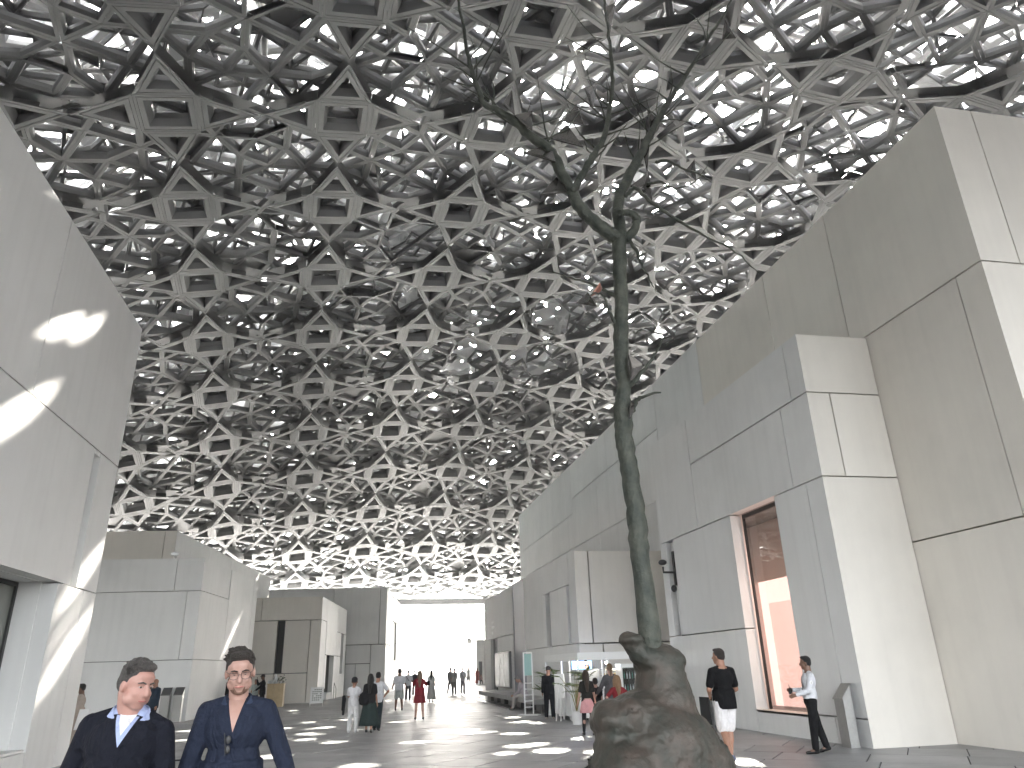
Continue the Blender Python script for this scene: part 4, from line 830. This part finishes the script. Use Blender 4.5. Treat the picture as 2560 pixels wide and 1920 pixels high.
W_=G_['Wd'];up=G_['up']; J=G_['J']
bd_=B(); c_=W_(J['a0'][0]*.55+J['a0'][1]*.45); 
o=Blob().ell(c_+Vector((-.01,-.056,0)),(.032,.006,.034)).b.build('arm_badge','white',G_['root']); text('badge_mark','S',.05,tuple(c_+Vector((-.025,-.066,-.018))),(R(90),0,R(0)),'black',G_['root'],ext=.001)
wr=W_(J['a1'][2]); rd=B(); rd.obox(wr+Vector((-.07,-.02,-.02)),.03,.02,.05); rd.tube([wr+Vector((-.07,-.02,.02)),wr+Vector((-.09,-.02,.10))],.006,5); tag(rd.build('handheld_radio','black'),'small black radio held in the guard\'s hand','radio')
wr=W_(J['a0'][2])
# --- mid-distance people ---
person('small boy in dark cap, white tee and white trousers, arms folded, seen from behind',-.17,23.4,head=10,h=1.46,build=.92,kid=True,skin='skin2',hair=('cap',(.015,.015,.02)),top=dict(c=(.66,.65,.66),sl='short'),bottom=dict(k='trousers',c=(.68,.67,.66)),shoes=(.5,.5,.5),vox=.02,arms=((30,8,100,50),(26,10,95,50)),legs=((2,3,2),(-3,3,4)))
jk=Blob(); jx=px(860,23.3); 
for a_,b_ in (((jx,23.3,.95),(jx-.02,23.3,.62)),((jx+.02,23.28,.9),(jx,23.32,.5))): jk.cap(a_,.05,b_,.035)
me_=jk.b.build('draped_jacket',cloth(blk),None,True); tag(me_,'dark jacket hanging from the arm of the boy in white','jacket')
W1=person('woman with very long dark hair in black top and long dark skirt, from behind',px(925,23.1),23.1,head=8,h=1.56,build=.98,fem=True,skin='skin2',hair=('longer',(.012,.010,.009)),top=dict(c=(.015,.015,.016),sl='short'),bottom=dict(k='longskirt',c=(.022,.035,.034),z=.22,r=.30),shoes=(.04,.04,.04),vox=.02)
hb=B(); x0=px(911,23.0); hb.lathe((x0,22.98,.72),[(.05,0),(.13,.03),(.16,.15),(.13,.3),(.05,.36)],12,1,.5); hb.tube([(x0-.05,22.98,1.05),(x0,22.98,1.25),(x0+.06,22.98,1.05)],.012,5); tag(hb.build('shoulder_bag',cloth(blk),None,True),'large dark bag carried by the long haired woman','bag')
person('man in white tee and dark trousers, hand on hip, close beside the long haired woman',px(944,23.75),23.75,head=12,h=1.60,skin='skin2',hair=('short',(.012,.012,.012)),top=dict(c=(.62,.62,.64),sl='short'),bottom=dict(k='trousers',c=(.02,.03,.035)),vox=.02,arms=((5,10,10),(-8,38,85,60)))
person('man in white tee and pale shorts walking away near the left distant block',px(998,34.8),34.8,head=2,h=1.70,build=1.05,skin='skin3',hair=('short',(.01,.01,.01)),top=dict(c=(.60,.60,.62),sl='short'),bottom=dict(k='shorts',c=(.36,.38,.36)),vox=.022,arms=((15,14,35),(15,14,30)),legs=((4,4,4),(-4,3,14)))
person('woman in short red dress with long fair hair, arms lifted to her face, mid plaza',px(1049,28),28,head=6,h=1.60,fem=True,skin='skin',hair=('longer',(.20,.14,.09)),top=dict(c=(.20,.028,.036),sl='short'),bottom=dict(k='dress',c=(.20,.028,.036),z=.60,r=.215),shoes=(.03,.03,.03),vox=.02,arms=((42,24,128,22),(42,24,128,22)),legs=((1,4,0),(-1,4,0)))
bgp=[('man in white shirt with a black shoulder strap and dark shorts walking ahead of others',1020,46,6,1.68,'trousers',(.62,.62,.64),(.06,.06,.07),((18,3,2),(-16,2,20)),'short'),
('man in dark grey shirt walking beyond the woman in red',1036,54,8,1.66,'trousers',(.10,.10,.11),(.05,.05,.05),((16,2,2),(-14,2,18)),'short'),
('person in dark top half hidden behind the woman in red',1044.5,56,8,1.55,'trousers',(.14,.12,.12),(.05,.05,.05),((3,2,2),(-4,2,4)),'short'),
('woman in long pale dress with a dark handbag walking away',1078,42,14,1.60,'longdress',(.50,.49,.47),(.48,.47,.45),((6,2,2),(-6,2,10)),'long'),
('man in grey tee striding, left of the trio at the opening',1126,54,20,1.74,'trousers',(.22,.22,.22),(.20,.20,.20),((-14,2,24),(12,2,2)),'short'),
('man in pale patterned shirt, middle of the trio at the opening',1136,52.6,20,1.68,'trousers',(.36,.35,.33),(.22,.22,.21),((4,2,2),(-6,2,8)),'short'),
('man in white jacket with a diagonal bag strap, right of the trio',1157,53.6,20,1.72,'trousers',(.62,.62,.63),(.18,.18,.19),((6,3,2),(-8,3,8)),'short'),
('far person raising both arms near the sunlit cafe building',1171,84,180,1.70,'shorts',(.5,.5,.48),(.3,.3,.3),((3,3,2),(-3,3,2)),'short'),
('far woman in reddish dress by the sunlit cafe building',1194,80,180,1.62,'longdress',(.28,.08,.07),(.28,.08,.07),((2,2,2),(-2,2,2)),'long')]
for lab,x_,Y_,hd_,h_,bt,tc,bc,lg,hr in bgp:
    ar=((150,25,20),(150,25,20)) if 'raising' in lab else ((8,10,15),(-8,10,20))
    fem_='woman' in lab
    p_=person(lab,px(x_,Y_),Y_,head=hd_,h=h_,fem=fem_,skin='skin2',hair=(hr,(.03,.025,.02)),top=dict(c=tc,sl='short'),bottom=dict(k='dress',c=bc,z=.18,r=.25) if bt=='longdress' else dict(k=bt,c=bc),vox=.03,hands=False,arms=ar,legs=lg)
    if 'strap' in lab:
        W_=p_['Wd'];up=p_['up']; B().tube([W_(up(-.14,.10,.46)),W_(up(-.15,-.10,.48)),W_(up(0,-.15,.25)),W_(up(.16,-.06,.05))],.014,5).build('bag_strap','black',p_['root'])
x0=px(1070,41.9); tag(B().obox((x0,41.9,.95),.09,.05,.11).build('handbag',cloth(blk)),'dark handbag of the woman in the long pale dress','bag')
person('child sitting beside the far woman in reddish dress',px(1203,79),79,head=180,h=1.2,kid=True,skin='skin2',hair=('short',(.03,.02,.02)),top=dict(c=(.3,.2,.2),sl='short'),bottom=dict(k='trousers',c=(.1,.1,.1)),vox=.03,hands=False,sit=True,z0=-.20,legs=((85,5,85),(85,5,85)))
tag(B().box(px(1197,79.2),px(1216,79.2),79.05,79.6,.05,.45).build('stone_stool','white'),'pale block seat under the far sitting child','seat')
# bench man
person('grey haired man in pale shirt sitting on the long stone bench, head bowed',px(1312,31.4),31.4,head=-60,h=1.68,z0=.56-.95*.96,sit=True,lean=24,nod=28,skin='skin',hair=('short',(.30,.29,.28)),top=dict(c=(.42,.38,.40),sl='long'),bottom=dict(k='trousers',c=(.46,.43,.40)),shoes=(.12,.12,.12),vox=.018,arms=((30,6,55),(30,6,55)),legs=((82,4,72),(80,4,58)))
person('man in black hooded top and cap leaning to the easel sign',px(1373,25.3),25.3,head=22,h=1.62,build=1.03,skin='skin2',nod=14,hair=('cap',(.012,.012,.014)),top=dict(c=(.010,.011,.014),sl='long',hem=-.08),bottom=dict(k='trousers',c=(.012,.013,.017)),shoes=(.4,.35,.3),vox=.018,arms=((8,8,10),(32,18,58,0)),legs=((4,3,3),(-5,3,6)))
person('girl with long brown hair, black top and pink shirt tied round her waist',px(1467,19.1),19.1,head=4,h=1.50,build=.92,fem=True,skin='skin',hair=('longer',(.045,.028,.018)),top=dict(c=(.02,.02,.018),sl='short',hem=.02),bottom=dict(k='skirt',c=(.62,.32,.33),z=.60,r=.20,zt=.96,under=(.012,.012,.014)),shoes=(.02,.02,.02),vox=.015,arms=((0,14,12),(6,14,22)),legs=((5,3,3),(-6,3,10)))
person('child in black tee half hidden between the pink-waisted girl and the mound',px(1490,20.9),20.9,head=8,h=1.26,kid=True,skin='skin',hair=('short',(.03,.02,.015)),top=dict(c=(.015,.015,.017),sl='short'),bottom=dict(k='shorts',c=(.03,.03,.03)),shoes=(.03,.03,.03),vox=.018,legs=((8,2,4),(-8,2,12)))
person('woman with high fair ponytail in grey long sleeved top at the kiosk counter',px(1529,19.6),19.6,head=6,h=1.64,fem=True,build=1.05,skin='skin',hair=('pony',(.20,.13,.075)),top=dict(c=(.075,.075,.08),sl='long'),bottom=dict(k='trousers',c=(.03,.03,.035)),vox=.016,arms=((20,22,25),(20,10,40)))
person('small girl with wavy fair hair in dark red tee, hands on hips, before the kiosk',px(1545,17.2),17.2,head=4,h=1.36,kid=True,fem=True,skin='skin',hair=('long',(.28,.17,.09)),top=dict(c=(.19,.02,.025),sl='short'),bottom=dict(k='shorts',c=(.05,.05,.06)),vox=.014,arms=((-5,44,85,62),(-5,44,85,62)))
person('dark haired kiosk attendant behind the glass counter',px(1472,24.3),24.3,head=190,h=1.66,skin='skin2',hair=('short',(.01,.01,.01)),top=dict(c=(.5,.5,.5),sl='short'),bottom=dict(k='trousers',c=(.02,.02,.02)),vox=.02,hands=False)
# left distance
person('bald man in dark blue suit jacket and white shirt standing behind the heavy man',px(386,27.5),27.5,head=215,h=1.60,build=1.05,skin='skin2',headturn=30,hair=('bald',(0,0,0)),top=dict(c=(.022,.035,.055),sl='long',hem=-.10,name='jacket'),bottom=dict(k='trousers',c=(.02,.02,.03)),vox=.018)
SU=[o for o in bpy.data.objects if o.name.startswith('jacket')]
person('woman in beige patterned robe with dark hair at the end of the left wall',px(203,21.6),21.6,head=265,h=1.54,fem=True,build=1.05,skin='skin3',hair=('short',(.012,.01,.01)),top=dict(c=(.42,.36,.31),sl='long'),bottom=dict(k='longskirt',c=(.42,.36,.31),z=.12,r=.28),vox=.018,arms=((20,8,50),(25,8,60)))
person('person in dark clothes bending behind the navy shirted man',px(577,38),38,head=200,h=1.66,skin='skin',lean=14,nod=20,hair=('bald',(0,0,0)),top=dict(c=(.02,.02,.022),sl='long'),bottom=dict(k='trousers',c=(.02,.02,.02)),vox=.022,hands=False)
person('person in black beret and black coat touching the face by the wooden counter',px(655,40),40,head=262,h=1.64,skin='skin3',nod=8,hair=('cap',(.012,.006,.008)),top=dict(c=(.012,.012,.014),sl='long',hem=-.12),bottom=dict(k='trousers',c=(.02,.02,.02)),vox=.02,hands=False,arms=((30,6,25),(62,6,105)))
person('person in pale green shirt between the navy man and the black beret',px(637,41),41,head=190,h=1.42,skin='skin2',hair=('short',(.05,.04,.03)),top=dict(c=(.42,.48,.46),sl='short'),bottom=dict(k='trousers',c=(.1,.1,.1)),vox=.025,hands=False)
strip_keys()
# ---------- furniture and fittings ----------
def pedestal(x,y,face,label,h=1.14,w=.15):
    t=empty('info_pedestal',(x,y,0),label,'pedestal','slanted steel info pedestals')
    c,s_=math.cos(face),math.sin(face)   # face: direction the slope looks to
    def q(u,v,z): return (x+u*c-v*s_,y+u*s_+v*c,z)
    vs=[q(-.10,-w,0),q(.10,-w,0),q(.10,w,0),q(-.10,w,0),q(-.10,-w,h-.05),q(.10,-w,h-.28),q(.10,w,h-.28),q(-.10,w,h-.05)]
    mobj('column',vs,[(3,2,1,0),(4,5,6,7),(0,1,5,4),(1,2,6,5),(2,3,7,6),(3,0,4,7)],'steel',t)
    vs=[q(-.12,-w-.005,h-.02),q(.125,-w-.005,h-.29),q(.125,w+.005,h-.29),q(-.12,w+.005,h-.02)]; vs+= [(a_,b_,z+.02) for a_,b_,z in vs]
    mobj('sloped_plate',vs,[(3,2,1,0),(4,5,6,7),(0,1,5,4),(1,2,6,5),(2,3,7,6),(3,0,4,7)],'steeldk' if h>1.2 else 'steel',t)
    return t
pedestal(9.33,13.98,R(180),'steel info pedestal leaning plate against the pink-lit window block')
pedestal(px(414,33.0),33.1,R(-90-6),'left one of two steel pedestals before the grey left wall',1.25,.17)
pedestal(px(447,33.0),33.0,R(-90-6),'right one of two steel pedestals, next to the wall corner',1.25,.17)
# lectern sign near the beige woman
t=empty('sloped_sign',(px(199,20.4),20.8,0),'pale sloped sign panel beside the woman in beige robe','sign'); x0=t.location.x
B().obox((x0,20.8,.74),.10,.012,.24,0,R(-25)).build('sign_panel','white',t); B().tube([(x0,20.85,0),(x0,20.85,.6)],.025,8).build('post','steel',t)
# bench
t=empty('long_bench',(6.8,35,0),'very long grey stone bench along the right grey block','bench')
B().box(6.33,7.3,28.6,42.2,.30,.48).build('seat','core' if False else mat('bench_stone',(.33,.33,.325),.5,var=.15,bump=.1),t)
for k in range(7): B().box(6.72,7.25,28.9+k*1.95,29.9+k*1.95,0,.299).build('leg','steeldk',t)
# light boxes on wall
t=empty('poster_case',(7.6,41.6,0),'row of three bright glossy poster panels on the grey block wall','poster')
B().box(7.53,7.648,39.45,43.7,.6,2.4).build('case','steeldk',t)
M['gloss']=mat('poster_gloss',(.78,.78,.79),.08,var=.25,scale=2.5,spec=1)
for k in range(3): B().box(7.50,7.53,39.55+k*1.4,40.85+k*1.4,.68,2.33).build('poster','gloss',t)
for k in range(2): text('poster_mark',('A','1')[k],.5,(7.497,41.9-k*.9,1.75),(R(90),0,R(-90)),'black',t,ext=.001)
# totem
x0=px(1322,27.9); t=empty('totem_sign',(x0,27.9,0),'tall white ladder-like sign frame with pale green panel in front of the bench','sign')
B().obox((x0,27.9,.012),.36,.22,.012,R(-30)).build('base_plate','white',t)
for dx in(-.155,.155): B().box(x0+dx-.02,x0+dx+.02,27.88,27.92,.024,2.12).build('post','white',t)
for k in range(5): B().box(x0-.135,x0+.135,27.885,27.915,.25+k*.2,.28+k*.2).build('rung','white',t)
M['mint']=mat('mint_panel',(.28,.46,.42),.4); B().box(x0-.13,x0+.13,27.886,27.914,1.32,2.06).build('panel','mint',t); B().box(x0-.155,x0+.155,27.88,27.92,2.08,2.12).build('top_rail','white',t)
# kiosk
K=empty('cafe_kiosk',(7.9,25,0),'white framed open cafe kiosk with glass case, lamps and a top band','kiosk')
X0,X1,Y0,Y1=6.5,9.2,22.9,27.2
kb=B(); kb.box(X0,X1,Y0,Y0+.05,1.76,1.98).box(X0,X0+.05,Y0+.051,Y1,1.76,1.98).box(X0,X1,Y1+.001,Y1+.05,1.76,1.98); kb.build('top_band','white',K)
for x_,y_ in ((X0,Y0),(X0,24.9),(X0,Y1-.06),(7.28,Y0),(7.46,Y0),(8.55,Y0),(X1-.06,Y0),(X0,23.9)): B().box(x_+.002,x_+.05,y_+.052,y_+.10,0,1.757).build('post','white',K)
B().box(X0+.06,X0+.6,23.2,24.8,.12,.98).build('counter','white',K); B().box(X0+.055,X0+.61,23.15,24.85,.981,1.03).build('counter_top','steel',K)
B().box(X0+.06,X0+.6,25.0,27.1,.12,.98).build('counter','white',K)
B().box(7.40,8.75,Y0+.11,23.7,.1,.82).build('case_base','white',K)
text('kiosk_sign','Museum Café',.13,(7.62,Y0+.105,.62),(R(90),0,0),'black',K,ext=.002)
B().box(7.42,8.55,Y0+.14,Y0+.15,.83,1.48).build('case_glass','glass',K)
for z_ in(.86,1.08,1.29,1.49): B().box(7.42,8.55,Y0+.16,23.6,z_-.012,z_+.008).build('shelf','steeldk',K)
for x_ in(7.40,8.55): B().box(x_,x_+.025,Y0+.13,Y0+.16,.83,1.5).build('case_post','white',K)
M['shelfglow']=mat('case_lamp',(1,1,1),.5,emit=(1,.85,.65),es=2.5); M['lampglow']=mat('kiosk_lamp',(1,1,1),.5,emit=(1,.95,.88),es=16)
B().box(7.5,8.5,Y0+.3,Y0+.33,1.462,1.476).build('case_lamp','shelfglow',K)
M['screenblue']=mat('menu_screen',(.1,.2,.5),.3,emit=(.12,.35,.9),es=.7); B().box(X0+.30,X0+.95,24.6,24.65,1.5,1.74).build('menu_screen','screenblue',K); B().box(6.95,7.38,23.6,23.63,1.15,1.5).build('menu_board','white',K)
rp=random.Random(3)
for i in range(16):
    z_=(.868,1.088,1.298)[i%3]; x_=7.5+rp.random()*.95
    o=Blob().ell((x_,Y0+.3+rp.random()*.2,z_+.035),(.06+.02*rp.random(),.04,.035),None,10,6).b.build('pastry',cloth((.38,.2,.08) if i%2 else (.5,.38,.2),.6,.3),None,True)
    tag(o,('brown rolls','pale buns')[i%2]+' on the '+('bottom','middle','top')[i%3]+' shelf of the kiosk glass case','pastry','pastries in the kiosk glass case, '+('bottom','middle','top')[i%3]+' shelf, '+('brown','pale')[i%2])
for x_,y_ in ((6.78,23.9),(7.05,23.9),(7.62,23.5)):
    l_=Blob().ell((x_,y_,1.68),(.045,.045,.045),None,10,6).b.build('lamp_bulb','lampglow',K,True); l2=B().lathe((x_,y_,1.70),[(.055,0),(.05,.05),(.02,.07)],10).build('lamp_shade','steeldk',K)
# plinth fridge
x0=px(1582,22.4); t=empty('drinks_fridge',(x0,22.5,0),'tall glass-door drinks fridge with bottles beside the kiosk, half behind the mound','fridge')
B().box(x0-.28,x0+.34,22.46,23.0,0,1.62).build('cabinet','white',t); B().box(x0-.24,x0+.30,22.452,22.46,.15,1.5).build('inside','black',t); B().box(x0-.25,x0+.31,22.43,22.435,.12,1.52).build('door_glass','glass',t)
for z_ in(.5,.85,1.2):
    for i in range(6): tag(B().lathe((x0-.2+i*.085,22.442,z_),[(.02,0),(.02,.13),(.008,.17),(.008,.2)],8).build('drink_bottle',cloth((.5,.55,.58) if (i+int(z_*10))%3 else (.1,.25,.2),.2,.1),None,True),('clear' if (i+int(z_*10))%3 else 'dark green')+' drink bottle in the '+{.5:'lowest',.85:'middle',1.2:'top'}[z_]+' row of the fridge','bottle',('clear' if (i+int(z_*10))%3 else 'green')+' bottles in the '+{.5:'lowest',.85:'middle',1.2:'top'}[z_]+' fridge row')
# easel
xe,ye=px(1402,24.4),24.5; t=empty('easel_sign',(xe,ye,0),'white wooden easel stand with pale board before the kiosk','easel')
for a_,b_ in (((xe-.20,ye-.15,0),(xe+.02,ye,1.35)),((xe-.08,ye-.28,0),(xe+.06,ye,1.35)),((xe+.36,ye+.15,0),(xe+.05,ye+.02,1.35))): B().tube([a_,b_],.017,6).build('leg','white',t)
B().obox((xe-.02,ye-.08,1.02),.012,.24,.36,R(25),0).build('board','white',t)
# palms
M['palm']=mat('palm_leaf',(.06,.11,.025),.45,var=.4,scale=6,col2=(.12,.15,.04)); M['palmstem']=mat('palm_stem',(.25,.22,.06),.6,var=.3)
def palm(x,y,z,s_,n,label,seed):
    q=random.Random(seed); t=empty('potted_palm',(x,y,z),label,'plant','potted palms by the kiosk')
    B().lathe((x,y,z),[(.14,0),(.17,.35),(.15,.36)],14).build('pot','white',t)
    for i in range(n):
        an=q.uniform(0,6.28); r_=q.uniform(.15,.5)*s_; hz=z+.45+q.uniform(.3,1.0)*s_; b_=B(); c=Vector((x+r_*math.cos(an),y+r_*math.sin(an),hz))
        B().tube([(x,y,z+.33),(x+r_*.3*math.cos(an),y+r_*.3*math.sin(an),z+.33+(hz-z-.33)*.6),tuple(c)],.008,4).build('stem','palmstem',t)
        dirv=Vector((math.cos(an),math.sin(an),q.uniform(.2,.9))).normalized(); sd=dirv.cross(Vector((0,0,1))).normalized()
        for j in range(9):
            a2=(j-4)*.30; d=(dirv*math.cos(a2)+sd*math.sin(a2)).normalized(); ln=.34*s_*q.uniform(.8,1.1); w_=Vector((0,0,1)).cross(d).normalized()*.022*s_
            m1=c+d*ln*.5+Vector((0,0,.015)); e=c+d*ln-Vector((0,0,.05*q.random()))
            th_=Vector((0,0,.003)); b_.add([c-th_,m1-w_-th_,e-th_,m1+w_-th_,c+th_,m1-w_+th_,e+th_,m1+w_+th_],[(3,2,1,0),(4,5,6,7),(0,1,5,4),(1,2,6,5),(2,3,7,6),(3,0,4,7)])
        b_.build('palm_leaf','palm',t)
palm(px(1440,22.6),22.6,0,1.0,16,'dense potted palm with yellow-green stems beside the long haired girl',4)
palm(px(1380,27.0),27.3,.0,1.0,9,'smaller palm behind the man in the black cap',9)
palm(px(1412,26.2),26.6,.0,1.05,10,'palm seen through the kiosk posts above the easel',12)
# A-board, counter, handrail at left
xa=px(792,42.2); t=empty('picture_board',(xa,42.2,0),'white standing board with small pictures in front of the cafe block','sign')
B().obox((xa,42.2,.55),.31,.014,.38,0,R(-6)).build('board','white',t)
for dx in(-.32,.32): B().tube([(xa+dx,42.14,0),(xa+dx,42.24,.95)],.018,6).build('frame_leg','white',t)
q=B()
for i in range(6):
    for j in range(5):
        if (i*3+j*5)%7!=0: q.obox((xa-.2+j*.1,42.172+.014*0-(.0)+.0-(.55-(.82-i*.1))*.10*0-.0,.82-i*.1),.032,.012,.026,0,R(-6))
o=q.build('small_pictures',cloth((.25,.26,.22)),t); o['kind']='stuff'
M['wood']=mat('pale_wood',(.50,.38,.22),.5,var=.2,scale=4)
xc=px(688,44); t=empty('wooden_counter',(xc,44,0),'pale wooden drinks counter at the corner of the cafe block','counter')
B().box(xc-.42,xc-.05,43.7,44.6,0,1.12).build('front_panel','wood',t); B().box(xc-.045,xc+.42,43.75,44.7,0,1.12).build('side_panel','wood',t); B().box(xc-.46,xc+.45,43.66,44.72,1.121,1.16).build('top','wood',t)
tag(B().lathe((xc-.05,44,1.16),[(.10,0),(.12,.25),(.05,.38),(.05,.46)],12).build('water_dispenser',cloth((.6,.62,.62),.2,.1),None,True),'clear water dispenser on the wooden counter','dispenser')
for i in range(4): tag(B().lathe((xc-.38+i*.08,43.8,1.16),[(.03,0),(.035,.16)],8).build('drinking_glass',cloth((.65,.68,.68),.2,.1),None,True),'clear glasses lined up on the wooden counter','glass','glasses on the wooden counter')
pl_=empty('small_plant',(xc+.25,44,1.16),'small dark-leaved plant on the wooden counter','plant'); q=B(); rp=random.Random(8)
for i in range(40):
    c=Vector((xc+.25+rp.gauss(0,.1),44+rp.gauss(0,.07),1.32+rp.gauss(0,.1))); d=Vector((rp.gauss(0,1),rp.gauss(0,1),rp.gauss(0,1))).normalized()*.06; e=d.orthogonal().normalized()*.03
    q.add([c-d,c+e,c+d,c-e],[(0,1,2,3)])
o=q.build('leaves',cloth((.05,.07,.04)),pl_); o['kind']='stuff'; B().lathe((xc+.25,44,1.16),[(.05,0),(.06,.1)],10).build('pot','white',pl_)
q=b3.P(.35,4.9,0); t=empty('handrail',(q[0],q[1],0),'thin steel handrail by the entrance steps of the cafe block','handrail')
B().tube([b3.P(.3,4.6,0),b3.P(.3,4.6,1.0),b3.P(.3,5.6,.62),b3.P(.3,5.6,0)],.022,6).build('rail','steel',t)
# camera on roof of the grey block
q=b2.P(-1.3,.25,6.34); t=empty('security_camera',q,'small camera standing on the roof edge of the grey left block','camera')
B().tube([q,(q[0],q[1],q[2]+.16)],.025,6).build('mount','steel',t); B().obox((q[0]-.06,q[1],q[2]+.2),.14,.06,.06,.2).build('camera_body','steel',t)
# sensor arms in the slot
t=empty('wall_camera',(9.5,21.9,4.3),'black camera on a bent bracket in the wall slot behind the tree','camera')
B().box(9.53,9.60,21.86,21.98,3.85,4.9).build('back_plate','black',t); B().tube([(9.56,21.9,4.25),(9.15,21.85,4.25),(9.15,21.85,4.42)],.035,8).build('bracket','black',t); Blob().ell((9.15,21.85,4.55),(.13,.13,.09)).b.build('camera_head','black',t,True); Blob().ell((9.42,21.8,3.75),(.09,.09,.11)).b.build('lower_lamp','black',t,True)
tag(B().obox((9.36,px(1,1)*0+20.4,.36),.02,.3,.34,0,0).build('leaning_board','black'),'black board leaning on the wall behind the mound','board')
# strap on floor
x0=px(466,17.9,1900); q=B(); q.tube([(x0-.12+.16*math.cos(a_*.5),17.9+.07*math.sin(a_*.5),.012) for a_ in range(13)],.012,5); q.tube([(x0-.3+.25*i/6,17.88+.03*math.sin(i),.012+.004*(i%2)) for i in range(8)],.016,5); tag(q.build('looped_strap','black',None,True),'black looped strap lying on the floor between the two front men','strap')
# drain strip, globe lamp
M['drain']=mat('drain_steel',(.7,.7,.68),.2,metal=1)
B().add([(6.0,31.4,.004),(6.1,31.4,.004),(6.9,54.5,.004),(6.78,54.5,.004)],[(0,1,2,3)]).build('drain_channel','drain',floor)
t=empty('globe_lamp',(12.13,88,0),'grey ball lamp on a thin pole far out in the opening','lamp'); B().tube([(12.13,88,0),(12.13,88,4.3)],.035,6).build('pole','white',t); Blob().ell((12.13,88,4.6),(.33,.33,.33)).b.build('globe','steel',t,True)
# ---------- haze: one even box of air round the whole scene ----------
mh=bpy.data.materials.new('haze_air'); mh.use_nodes=True; N_h=mh.node_tree.nodes; N_h.remove(N_h['Principled BSDF']); v_=N_h.new('ShaderNodeVolumePrincipled'); v_.inputs['Density'].default_value=.0007; v_.inputs['Color'].default_value=(.95,.95,.95,1); v_.inputs['Anisotropy'].default_value=.4
mh.node_tree.links.new(v_.outputs[0],N_h['Material Output'].inputs['Volume']); M['haze']=mh
tag(B().box(-620,620,-130,910,-2.5,37).build('haze','haze'),kind='stuff')
